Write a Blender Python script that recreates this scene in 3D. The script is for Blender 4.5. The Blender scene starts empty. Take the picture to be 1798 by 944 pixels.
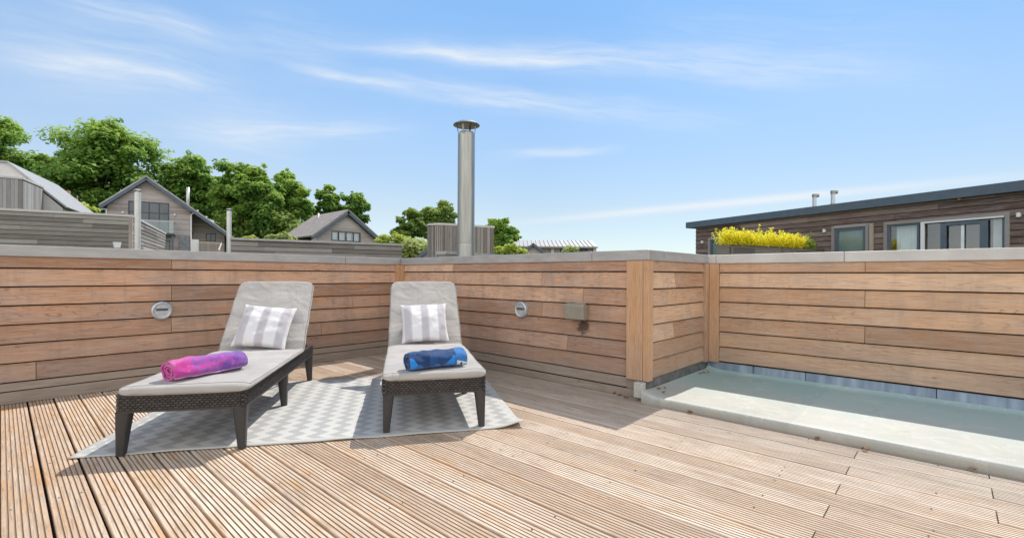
import bpy, bmesh, math, random
from mathutils import Vector, Matrix, noise as mnoise
R = math.radians
sc = bpy.context.scene
col = sc.collection
random.seed(11)

# ------------------------------------------------------------------ survey of the photograph
H = 1.05
FPX, YAW, V0, ROLL = 829.9, R(42.75), 482.69, R(0.29)
FW = Vector((math.cos(YAW), math.sin(YAW), 0)); RT = Vector((math.sin(YAW), -math.cos(YAW), 0)); UP = Vector((0, 0, 1))
CAM = Vector((0, 0, H))
def ray(u, v):
    a, b = u - 899, v - V0
    c, s = math.cos(-ROLL), math.sin(-ROLL)
    return FW + RT * ((c*a - s*b) / FPX) - UP * ((s*a + c*b) / FPX)
def at(u, v, D): return CAM + ray(u, v) * D
def onp(u, v, P0, ang):
    n = Vector((-math.sin(ang), math.cos(ang), 0)); d = ray(u, v)
    return CAM + d * ((P0 - CAM).dot(n) / d.dot(n))
def depth(P): return (P - CAM).dot(FW)
def gz(u, v, z): d = ray(u, v); return CAM + d * ((z - H) / d.z)

XM, YL, XR, YT = 3.7338, 5.5247, 5.0729, 1.8867
ZT, ZB, XC, ZC = 1.2705, 1.1804, 3.5953, 0.064
A_S = R(-17.6); A_D = R(72.4)          # street the neighbours stand along, and the direction away from it

# ------------------------------------------------------------------ node helper and materials
class NT:
    def __init__(s, nt): s.nt = nt; nt.nodes.clear()
    def n(s, t, **k):
        nd = s.nt.nodes.new('ShaderNode' + t)
        for a, b in k.items():
            if a.startswith('i_'):
                key = a[2:]; key = int(key) if key.isdigit() else key.replace('_', ' ')
                s.put(nd.inputs[key], b)
            else: setattr(nd, a, b)
        return nd
    def put(s, sock, b):
        if isinstance(b, bpy.types.NodeSocket): s.nt.links.new(b, sock)
        elif isinstance(b, bpy.types.Node): s.nt.links.new(b.outputs[0], sock)
        else:
            if sock.type == 'RGBA' and len(b) == 3: b = (*b, 1)
            sock.default_value = b
    def math(s, op, a, b=0.0, c=None, clamp=False):
        nd = s.n('Math', operation=op, use_clamp=clamp); s.put(nd.inputs[0], a); s.put(nd.inputs[1], b)
        if c is not None: s.put(nd.inputs[2], c)
        return nd.outputs[0]
    def mix(s, f, a, b, blend='MIX'):
        nd = s.n('Mix', data_type='RGBA', blend_type=blend); s.put(nd.inputs[0], f); s.put(nd.inputs[6], a); s.put(nd.inputs[7], b)
        return nd.outputs[2]
    def ramp(s, f, stops):
        nd = s.n('ValToRGB'); s.put(nd.inputs[0], f); e = nd.color_ramp.elements
        while len(e) < len(stops): e.new(0.5)
        for el, (p, c) in zip(e, stops): el.position = p; el.color = (*c, 1) if len(c) == 3 else c
        return nd.outputs[0]
    def rng(s, v, a, b, c=0.0, d=1.0):
        nd = s.n('MapRange'); s.put(nd.inputs[0], v)
        for i, x in enumerate((a, b, c, d)): s.put(nd.inputs[i+1], x)
        return nd.outputs[0]
    def noise(s, vec, scale, detail=3, rough=.55, dist=0):
        nd = s.n('TexNoise'); s.put(nd.inputs['Vector'], vec)
        for k, x in (('Scale', scale), ('Detail', detail), ('Roughness', rough), ('Distortion', dist)): nd.inputs[k].default_value = x
        return nd.outputs[0]
    def scale(s, vec, xyz):
        nd = s.n('VectorMath', operation='MULTIPLY'); s.put(nd.inputs[0], vec); s.put(nd.inputs[1], xyz); return nd.outputs[0]
    def bump(s, h, dist, strength=1.0):
        nd = s.n('Bump'); s.put(nd.inputs['Height'], h); nd.inputs['Distance'].default_value = dist; nd.inputs['Strength'].default_value = strength
        return nd.outputs[0]
def new_mat(name):
    m = bpy.data.materials.new(name); m.use_nodes = True; return m, NT(m.node_tree)
def finish(t, color, rough=.6, metal=0.0, normal=None, spec=.5, sheen=0):
    b = t.n('BsdfPrincipled'); t.put(b.inputs['Base Color'], color); t.put(b.inputs['Roughness'], rough); t.put(b.inputs['Metallic'], metal)
    b.inputs['Specular IOR Level'].default_value = spec
    if sheen: b.inputs['Sheen Weight'].default_value = sheen
    if normal is not None: t.put(b.inputs['Normal'], normal)
    o = t.n('OutputMaterial'); t.put(o.inputs[0], b); return b

def timber(name, c1, c2, c3, low=None, lowz=(0.1, 0.9), dark=.35, silver=None, stain=None, rough=.75, speck=.5, blotch=None, palex=None, grey=None, bumpd=.0022, tonew=.55, streaks=None, flame=.3, groove_col=None):
    m, t = new_mat(name)
    uv = t.n('UVMap', uv_map='grain').outputs[0]
    tone = t.n('Attribute', attribute_name='tone').outputs['Fac']
    g1 = t.noise(t.scale(uv, (1.6, 34, 1)), 1, 5, .62, .35)
    g2 = t.noise(t.scale(uv, (5, 170, 1)), 1, 3, .6)
    big = t.noise(t.scale(uv, (1.3, 3.5, 1)), 1, 3)
    f = t.math('ADD', t.math('MULTIPLY', tone, tonew), t.math('ADD', t.math('MULTIPLY', g1, .42), t.math('MULTIPLY', big, .36)))
    f = t.rng(f, .36, .43 + tonew)
    c = t.ramp(f, [(0, c1), (.5, c2), (1, c3)])
    if blotch:
        bn = t.noise(t.scale(uv, (2.6, 9, 1)), 1, 5, .65)
        c = t.mix(t.rng(bn, .5, .72, 0, blotch[1]), c, blotch[0])
    geo = t.n('NewGeometry').outputs['Position']
    if palex:
        xx = t.n('SeparateXYZ'); t.put(xx.inputs[0], geo)
        c = t.mix(t.rng(xx.outputs[0], palex[1], palex[2], 0, palex[3]), c, palex[0])
        if grey:
            gn = t.math('ADD', xx.outputs[0], t.math('MULTIPLY', t.math('SUBTRACT', t.noise(t.scale(uv, (1.2, 8, 1)), 1, 4), .5), 1.6))
            c = t.mix(t.rng(gn, grey[1], grey[2], 0, grey[3]), c, grey[0])
    if silver:
        sn = t.noise(t.scale(uv, (1.9, 15, 1)), 1, 6, .68, .5)
        c = t.mix(t.rng(sn, .46, .66, 0, silver[1]), c, silver[0])
        fl = t.noise(t.scale(uv, (30, 130, 1)), 1, 3, .7)
        c = t.mix(t.rng(fl, .56, .74, 0, .35), c, tuple(x*1.25 for x in silver[0]))
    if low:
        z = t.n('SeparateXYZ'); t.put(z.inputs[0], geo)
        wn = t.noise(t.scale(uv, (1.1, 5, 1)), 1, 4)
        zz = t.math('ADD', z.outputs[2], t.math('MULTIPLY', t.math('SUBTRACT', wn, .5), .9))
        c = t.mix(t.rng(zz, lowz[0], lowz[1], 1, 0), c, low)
    if streaks:      # grey-brown weather patches and faint vertical water runs
        sv = t.scale(geo, (7, 7 if not palex else .5, .9)); s1 = t.noise(sv, 1, 5, .7, .2); s2 = t.noise(geo, 1.4, 4, .6)
        c = t.mix(t.math('MULTIPLY', t.rng(s1, .50, .70), streaks[1]), c, streaks[0])
        c = t.mix(t.math('MULTIPLY', t.rng(s2, .48, .68), streaks[1]), c, streaks[0])
    gr = t.math('MULTIPLY', t.rng(g2, .5, .72), dark)
    gr = t.math('ADD', gr, t.math('MULTIPLY', t.rng(g1, .60, .78), dark * .8), clamp=True)
    c = t.mix(gr, c, tuple(x * .38 for x in c1))
    if flame:        # cathedral grain
        fn = t.noise(t.scale(uv, (.9, 7, 1)), 1, 2, .5, .4)
        rings = t.math('ABSOLUTE', t.math('SINE', t.math('MULTIPLY', fn, 70)))
        msk = t.rng(t.noise(t.scale(uv, (.7, 3, 1)), 1, 2), .42, .6)
        c = t.mix(t.math('MULTIPLY', t.math('MULTIPLY', t.rng(rings, .35, .0), msk), flame), c, tuple(x*.55 for x in c1))
    if groove_col:
        c = t.mix(t.math('LESS_THAN', tone, -.5), c, groove_col)  # groove faces take one flat darker colour
    # fine weather specks and knots
    vo = t.n('TexVoronoi', feature='DISTANCE_TO_EDGE' if False else 'F1'); t.put(vo.inputs['Vector'], t.scale(uv, (3.1, 6.5, 1))); vo.inputs['Scale'].default_value = 1
    kn = t.rng(vo.outputs['Distance'], .035, .075, speck, 0)
    c = t.mix(kn, c, tuple(x * .25 for x in c1))
    if stain:
        P, rx, rz = stain
        d = t.n('VectorMath', operation='SUBTRACT'); t.put(d.inputs[0], geo); d.inputs[1].default_value = P
        d2 = t.scale(d.outputs[0], (1/rx, 1/rx, 1/rz))
        L = t.n('VectorMath', operation='LENGTH'); t.put(L.inputs[0], d2)
        ln = t.math('ADD', L.outputs['Value'], t.math('MULTIPLY', t.math('SUBTRACT', t.noise(geo, 26, 3), .5), 1.1))
        c = t.mix(t.rng(ln, .55, 1.0, .8, 0), c, (.035, .025, .02))
    h = t.math('ADD', t.math('MULTIPLY', g2, .6), t.math('MULTIPLY', g1, .6))
    finish(t, c, rough, 0, t.bump(h, bumpd), .25)
    return m

M = {}
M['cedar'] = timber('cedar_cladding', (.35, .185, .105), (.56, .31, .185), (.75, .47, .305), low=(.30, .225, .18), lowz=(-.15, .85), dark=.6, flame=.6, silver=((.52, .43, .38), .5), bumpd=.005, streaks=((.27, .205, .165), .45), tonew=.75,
                    stain=((XM, 2.52, .57), .085, .09), blotch=((.58, .29, .13), .5))
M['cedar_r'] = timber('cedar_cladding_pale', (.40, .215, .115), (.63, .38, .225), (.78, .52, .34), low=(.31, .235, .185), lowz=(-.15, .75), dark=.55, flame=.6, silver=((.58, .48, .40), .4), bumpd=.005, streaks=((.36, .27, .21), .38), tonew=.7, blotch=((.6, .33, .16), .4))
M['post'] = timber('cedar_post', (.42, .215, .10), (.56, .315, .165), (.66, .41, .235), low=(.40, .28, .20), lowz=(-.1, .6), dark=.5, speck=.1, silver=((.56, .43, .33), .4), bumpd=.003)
M['skirt'] = timber('weathered_skirting', (.22, .165, .12), (.31, .245, .19), (.40, .33, .275), dark=.5, silver=((.40, .35, .30), .5))
M['deck'] = timber('weathered_decking', (.33, .21, .13), (.58, .42, .295), (.76, .63, .50), dark=.6, speck=.5, rough=.8, blotch=((.52, .27, .10), .95), silver=((.60, .52, .44), .5), streaks=((.36, .26, .18), .35), palex=((.68, .585, .49), .6, 3.0, .42), tonew=.85, groove_col=(.33, .235, .16), grey=((.33, .31, .285), 2.95, 3.5, .6), bumpd=.004)
M['greyclad'] = timber('silvered_cladding', (.16, .145, .13), (.27, .245, .22), (.39, .355, .325), dark=.45)
M['houseclad'] = timber('house_cladding', (.33, .275, .255), (.46, .405, .38), (.56, .51, .485), dark=.35)
M['darkclad'] = timber('dark_brown_cladding', (.08, .052, .044), (.17, .122, .105), (.32, .25, .22), dark=.5, blotch=((.30, .15, .09), .7), silver=((.30, .26, .24), .5))
M['vclad'] = timber('vertical_boards', (.22, .205, .20), (.33, .31, .30), (.45, .43, .42), dark=.35)
M['tower'] = timber('tower_boards', (.16, .135, .115), (.27, .24, .21), (.38, .345, .31), dark=.45)
M['planter'] = timber('planter_boards', (.10, .085, .075), (.17, .15, .13), (.25, .225, .20), dark=.45)
M['frame_timber'] = timber('window_surround', (.22, .20, .185), (.32, .295, .275), (.4, .375, .355), dark=.3)
M['picket'] = timber('pale_pickets', (.36, .30, .24), (.46, .39, .32), (.55, .48, .4), dark=.2)

def plain(name, c, rough=.6, metal=0, nscale=6, var=.12, spec=.5, bumpd=0, bscale=60, c2=None, streak=None):
    m, t = new_mat(name)
    p = t.n('TexCoord').outputs['Object']
    if streak: p = t.scale(p, streak)
    nn = t.noise(p, nscale, 5, .6)
    lo = tuple(x * (1 - var) for x in c); hi = c2 or tuple(min(1, x * (1 + var)) for x in c)
    cc = t.ramp(nn, [(.3, lo), (.7, hi)])
    nr = None
    if bumpd: nr = t.bump(t.noise(t.n('TexCoord').outputs['Object'], bscale, 3), bumpd)
    finish(t, cc, rough, metal, nr, spec)
    return m
M['coping'] = plain('grey_coping', (.40, .385, .37), .42, .25, 5, .14, streak=(1, 1, 3), bumpd=.0008, bscale=30)
M['coping_pale'] = plain('pale_coping', (.56, .53, .50), .5, .1, 4, .12, bumpd=.0008, bscale=30)
M['gap'] = plain('dark_gap', (.018, .014, .011), .9)
M['rattan'] = plain('dark_rattan', (.034, .030, .029), .42, 0, 40, .25)
m, t = new_mat('woven_rattan'); M['rattan'] = m
c = t.ramp(t.math('ADD', t.n('Attribute', attribute_name='tone').outputs['Fac'], t.math('MULTIPLY', t.math('SUBTRACT', t.noise(t.n('TexCoord').outputs['Object'], 60, 2), .5), .3)), [(.1, (.010, .009, .009)), (.5, (.045, .040, .039)), (1, (.10, .092, .09))])
finish(t, c, .38)
M['leg'] = plain('dark_resin', (.036, .033, .033), .45, 0, 30, .15, bumpd=.0004, bscale=200)
M['steel'] = plain('brushed_flue_steel', (.36, .355, .325), .38, .85, 3, .2, streak=(8, 8, .6))
M['steel_pale'] = plain('pale_flue_steel', (.62, .60, .57), .4, .6, 4, .1)
M['capsteel'] = plain('cowl_steel', (.30, .29, .25), .4, .8, 9, .3)
M['zinc'] = plain('light_alloy', (.50, .52, .54), .4, .5, 30, .15)
M['hem_pink'] = plain('lilac_hem', (.55, .33, .55), .9)
M['hem_blue'] = plain('navy_hem', (.03, .08, .22), .9)
M['lens'] = plain('frosted_lens', (.42, .43, .42), .3)
M['slot'] = plain('shadow_slot', (.10, .095, .085), .6)
M['socket'] = plain('olive_grey_plastic', (.28, .25, .195), .42, 0, 12, .1)
M['lead'] = plain('lead_flashing', (.19, .255, .36), .5, .15, 12, .3, c2=(.34, .42, .52), streak=(1, 1, .12), bumpd=.003, bscale=9)
M['upstand'] = plain('dirty_upstand', (.12, .125, .125), .8, 0, 12, .4)
M['slate'] = plain('slate_paint', (.085, .12, .155), .45, 0, 6, .12)
M['slate_dark'] = plain('dark_frame_paint', (.035, .055, .075), .4, 0, 6, .1)
M['roofing'] = plain('grey_roof_tiles', (.40, .375, .355), .8, 0, 3, .25, streak=(1, 1, 1), bumpd=.03, bscale=4)
M['roofing_brown'] = plain('brown_grey_roof', (.28, .245, .225), .8, 0, 3, .2, bumpd=.03, bscale=4)
M['roofmetal'] = plain('seamed_metal_roof', (.36, .355, .35), .5, .2, 2, .1)
M['render'] = plain('pale_render', (.58, .56, .54), .85, 0, 3, .06)
M['white'] = plain('white_paint', (.78, .77, .75), .5, 0, 6, .04)
M['stone'] = plain('grey_stone', (.24, .255, .27), .85, 0, 5, .35, bumpd=.02, bscale=8)
M['brick'] = plain('old_brick', (.36, .19, .11), .9, 0, 6, .35, bumpd=.02, bscale=12)
M['dark_room'] = plain('dim_interior', (.06, .06, .055), .9)
M['tan_room'] = plain('tan_interior', (.34, .30, .24), .9)
M['curtain'] = plain('pale_curtain', (.74, .78, .78), .9, 0, 3, .08)
M['flat_dark'] = plain('roof_felt', (.22, .22, .21), .9, 0, 4, .2)
M['bark'] = plain('bark', (.075, .058, .042), .9, 0, 3, .3, bumpd=.05, bscale=5)
M['soil'] = plain('soil', (.07, .05, .035), .95, 0, 10, .3)

def glassy(name, tint, fac, rough=.03):
    m, t = new_mat(name)
    tr = t.n('BsdfTransparent', i_Color=tint); gl = t.n('BsdfGlossy', i_Color=(.95, .97, 1), i_Roughness=rough)
    lw = t.n('LayerWeight', i_Blend=.35)
    f = t.math('ADD', t.math('MULTIPLY', lw.outputs['Fresnel'], .8), fac, clamp=True)
    mx = t.n('MixShader'); t.put(mx.inputs[0], f); t.put(mx.inputs[1], tr); t.put(mx.inputs[2], gl)
    o = t.n('OutputMaterial'); t.put(o.inputs[0], mx); return m
M['glass'] = glassy('window_glass', (.80, .88, .88), .12)
M['glass_bal'] = glassy('balustrade_glass', (.72, .88, .82), .10)
def mirror_glass(name, c, r=.06):
    m, t = new_mat(name)
    p = t.n('TexCoord').outputs['Object']
    finish(t, t.ramp(t.noise(p, .9, 2), [(.35, tuple(x*.6 for x in c)), (.65, c)]), r, 0, t.bump(t.noise(p, .8, 1), .02), .9)
    return m
M['pane'] = mirror_glass('dark_pane', (.07, .085, .095))
M['pane_teal'] = mirror_glass('frosted_teal_pane', (.17, .25, .25), .12)

# fibreglass
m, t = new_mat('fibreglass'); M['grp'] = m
p = t.n('TexCoord').outputs['Object']
n1 = t.noise(p, 1.3, 4, .6); n2 = t.noise(t.scale(p, (1, 1, .2)), 6, 4, .65)
c = t.ramp(t.math('ADD', t.math('MULTIPLY', n1, .6), t.math('MULTIPLY', n2, .4)), [(.34, (.36, .365, .33)), (.52, (.425, .42, .375)), (.68, (.50, .48, .425))])
sp = t.noise(p, 70, 2); c = t.mix(t.rng(sp, .62, .74, 0, .35), c, (.25, .28, .25))
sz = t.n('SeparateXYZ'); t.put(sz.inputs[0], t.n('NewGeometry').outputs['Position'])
c = t.mix(t.math('MULTIPLY', t.rng(t.math('ADD', sz.outputs[0], t.math('MULTIPLY', t.noise(p, 1.6, 4), .5)), XC+.62, XC+1.22), .8), c, (.27, .43, .42))  # teal of the shaded strip near the wall is put into the colour
c = t.mix(t.math('MULTIPLY', t.math('LESS_THAN', t.math('ADD', sz.outputs[1], t.math('MULTIPLY', t.noise(p, 3, 2), .05)), .80), .16), c, (.60, .60, .55))
pud = t.noise(p, 2.3, 5, .6, .6); c = t.mix(t.rng(t.math('ABSOLUTE', t.math('SUBTRACT', pud, .5)), .0, .018, .28, 0), c, (.62, .62, .54))
c = t.mix(t.rng(t.noise(t.scale(p, (1, 1, .3)), 9, 6, .7), .60, .72, 0, .4), c, (.26, .27, .22))
c = t.mix(t.math('MULTIPLY', t.rng(sz.outputs[2], .0, .05, 1, 0), .65), c, (.33, .30, .24))
finish(t, c, .55, 0, t.bump(t.noise(p, 45, 4), .0025), .4)

# fabrics
def fabric(name, c, var=.06, wrinkle=.012):
    m, t = new_mat(name)
    p = t.n('TexCoord').outputs['Object']
    cc = t.ramp(t.noise(p, 5, 4), [(.3, tuple(x*(1-var) for x in c)), (.7, tuple(min(1, x*(1+var)) for x in c))])
    weave = t.noise(p, 420, 2)
    wr = t.noise(p, 5.5, 3, .5, .8)
    h = t.math('ADD', t.math('MULTIPLY', weave, .06), wr)
    finish(t, cc, .92, 0, t.bump(h, wrinkle), .15, .15)
    return m
M['cushion'] = fabric('beige_grey_cushion', (.40, .375, .35), .1, .03)

M['piping'] = fabric('cushion_piping', (.27, .25, .235))
def stripe_mat(name):
    m, t = new_mat(name)
    p = t.n('TexCoord').outputs['Object']; s = t.n('SeparateXYZ'); t.put(s.inputs[0], p)
    x = t.math('ADD', s.outputs[0], .5)
    f = t.math('FRACT', t.math('DIVIDE', x, .158))
    def band(a, b): return t.math('MULTIPLY', t.math('GREATER_THAN', f, a), t.math('LESS_THAN', f, b))
    white = (.70, .69, .69); lil = (.48, .45, .475); grey = (.58, .56, .565)
    c = t.mix(band(.0, .36), white, lil)
    c = t.mix(band(.36, .42), c, grey); c = t.mix(band(.94, 1.0), c, grey); 
    c = t.mix(t.math('MULTIPLY', t.noise(p, 6, 3), .12), c, (.35, .34, .40))
    h = t.math('ADD', t.noise(p, 6, 3, .5, 1.0), t.math('MULTIPLY', t.noise(p, 300, 2), .05))
    finish(t, c, .85, 0, t.bump(h, .016), .2, .1)
    return m
M['stripe'] = stripe_mat('striped_pillow')

def pink_towel():
    m, t = new_mat('tie_dye_towel')
    p = t.n('TexCoord').outputs['Object']; s = t.n('SeparateXYZ'); t.put(s.inputs[0], p)
    n1 = t.noise(p, 13, 4, .65, 1.2); n2 = t.noise(p, 30, 3, .6, .6)
    g = t.math('ADD', t.math('MULTIPLY', s.outputs[0], -.95), t.math('ADD', t.math('MULTIPLY', t.math('SUBTRACT', n1, .5), 1.0), .53))
    c = t.ramp(g, [(.12, (.10, .05, .27)), (.42, (.19, .07, .36)), (.54, (.36, .075, .37)), (.70, (.56, .035, .27)), (.90, (.62, .14, .40))])
    c = t.mix(t.rng(n2, .56, .68, 0, .55), c, (.20, .10, .33))
    fz = t.noise(p, 170, 3)
    finish(t, c, .95, 0, t.bump(t.math('ADD', t.math('MULTIPLY', fz, .9), t.math('MULTIPLY', t.noise(p, 14, 3), 1.2)), .008), .1, .35)
    return m
M['towel_pink'] = pink_towel()
def blue_towel():
    m, t = new_mat('navy_towel')
    p = t.n('TexCoord').outputs['Object']; s = t.n('SeparateXYZ'); t.put(s.inputs[0], p)
    vo = t.n('TexVoronoi', feature='F1', distance='MANHATTAN'); t.put(vo.inputs['Vector'], p); vo.inputs['Scale'].default_value = 9
    sv = t.n('SeparateColor'); t.put(sv.inputs[0], vo.outputs['Color'])
    c = t.ramp(t.math('ADD', t.math('MULTIPLY', sv.outputs[0], .8), t.math('MULTIPLY', t.noise(p, 12, 3), .25)),
               [(.25, (.012, .045, .14)), (.52, (.02, .085, .25)), (.70, (.03, .14, .38)), (.80, (.02, .24, .70))])
    end = t.math('GREATER_THAN', t.math('ADD', s.outputs[0], t.math('MULTIPLY', s.outputs[2], -.35)), .105)
    c = t.mix(end, c, (.03, .17, .45))
    tri = t.math('MULTIPLY', t.math('GREATER_THAN', t.math('ADD', s.outputs[0], t.math('MULTIPLY', s.outputs[2], .1)), .122), t.math('LESS_THAN', t.math('ADD', s.outputs[2], t.math('MULTIPLY', s.outputs[0], 0.25)), .028))
    c = t.mix(tri, c, (.62, .68, .74))
    d = t.n('VectorMath', operation='DISTANCE'); t.put(d.inputs[0], t.scale(p, (1, 0, 1))); d.inputs[1].default_value = (.158, 0, -.028)
    c = t.mix(t.math('LESS_THAN', d.outputs['Value'], .009), c, (.02, .03, .07))
    fz = t.noise(p, 170, 3)
    finish(t, c, .95, 0, t.bump(t.math('ADD', t.math('MULTIPLY', fz, .9), t.math('MULTIPLY', t.noise(p, 11, 3), 1.6)), .009), .1, .3)
    return m
M['towel_blue'] = blue_towel()

def rug_mat():
    m, t = new_mat('zigzag_rug')
    p = t.n('TexCoord').outputs['Object']; s = t.n('SeparateXYZ'); t.put(s.inputs[0], p)
    x, y = s.outputs[0], s.outputs[1]
    st = t.math('DIVIDE', t.math('FLOOR', t.math('MULTIPLY', y, 62)), 62)
    tri = t.math('PINGPONG', st, .062)
    f = t.math('FRACT', t.math('DIVIDE', t.math('ADD', t.math('ADD', x, tri), 3), .138))
    band = t.math('GREATER_THAN', f, .5)
    cream = (.54, .53, .50); grey = (.385, .38, .37)
    c = t.mix(band, cream, grey)
    rib = t.math('FRACT', t.math('MULTIPLY', y, 90)); ribx = t.math('FRACT', t.math('MULTIPLY', x, 70))
    c = t.mix(t.math('MULTIPLY', t.math('LESS_THAN', rib, .3), .16), c, (.25, .25, .25))
    c = t.mix(t.math('MULTIPLY', t.math('LESS_THAN', ribx, .25), .10), c, (.3, .3, .3))
    ax = t.math('ABSOLUTE', x); ay = t.math('ABSOLUTE', y)
    edge = t.math('MAXIMUM', t.math('GREATER_THAN', ax, 1.33 - .03), t.math('GREATER_THAN', ay, .9 - .05))
    c = t.mix(edge, c, (.47, .46, .43))
    c = t.mix(t.math('MULTIPLY', t.rng(t.noise(p, 2.2, 4), .5, .75), .18), c, (.40, .36, .30))
    h = t.math('ADD', t.math('MULTIPLY', rib, .5), t.noise(p, 160, 2))
    finish(t, c, .9, 0, t.bump(h, .0012), .15)
    return m
M['rug'] = rug_mat()

def leafmat(name, dark, mid, light, trans=.35):
    m, t = new_mat(name)
    tone = t.n('Attribute', attribute_name='tone').outputs['Fac']
    p = t.n('TexCoord').outputs['Object']
    oi = t.n('ObjectInfo').outputs['Random']
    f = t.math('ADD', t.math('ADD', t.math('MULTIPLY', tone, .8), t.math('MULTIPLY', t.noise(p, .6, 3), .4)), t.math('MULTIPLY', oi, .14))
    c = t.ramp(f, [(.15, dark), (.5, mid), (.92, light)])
    d = t.n('BsdfPrincipled', i_Base_Color=c, i_Roughness=.55); d.inputs['Specular IOR Level'].default_value = .25
    tr = t.n('BsdfTranslucent', i_Color=t.mix(.5, c, light))
    mx = t.n('MixShader', i_0=trans); t.put(mx.inputs[1], d); t.put(mx.inputs[2], tr)
    o = t.n('OutputMaterial'); t.put(o.inputs[0], mx); return m
M['leaf'] = leafmat('leaves', (.025, .085, .028), (.13, .285, .06), (.43, .58, .12), .45)
M['leaf_dark'] = leafmat('dark_leaves', (.045, .11, .03), (.16, .28, .065), (.38, .48, .12), .48)
M['leaf_light'] = leafmat('pale_leaves', (.16, .24, .04), (.36, .46, .07), (.58, .64, .13), .45)
M['leaf_yellow'] = leafmat('yellow_leaves', (.36, .42, .04), (.92, .79, .025), (.96, .90, .08), .5)
M['leaf_bush'] = leafmat('bush_leaves', (.16, .22, .06), (.34, .42, .12), (.55, .60, .24), .4)
M['dry'] = plain('dry_leaf', (.30, .12, .04), .8, 0, 20, .4)
m, t = new_mat('grass_hill'); M['ground'] = m
p = t.n('TexCoord').outputs['Object']
c = t.ramp(t.noise(p, .35, 5, .6), [(.3, (.035, .055, .018)), (.5, (.06, .08, .025)), (.7, (.14, .14, .06))])
finish(t, c, .9, 0, t.bump(t.noise(p, 2, 4), .2), .2)

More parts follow.
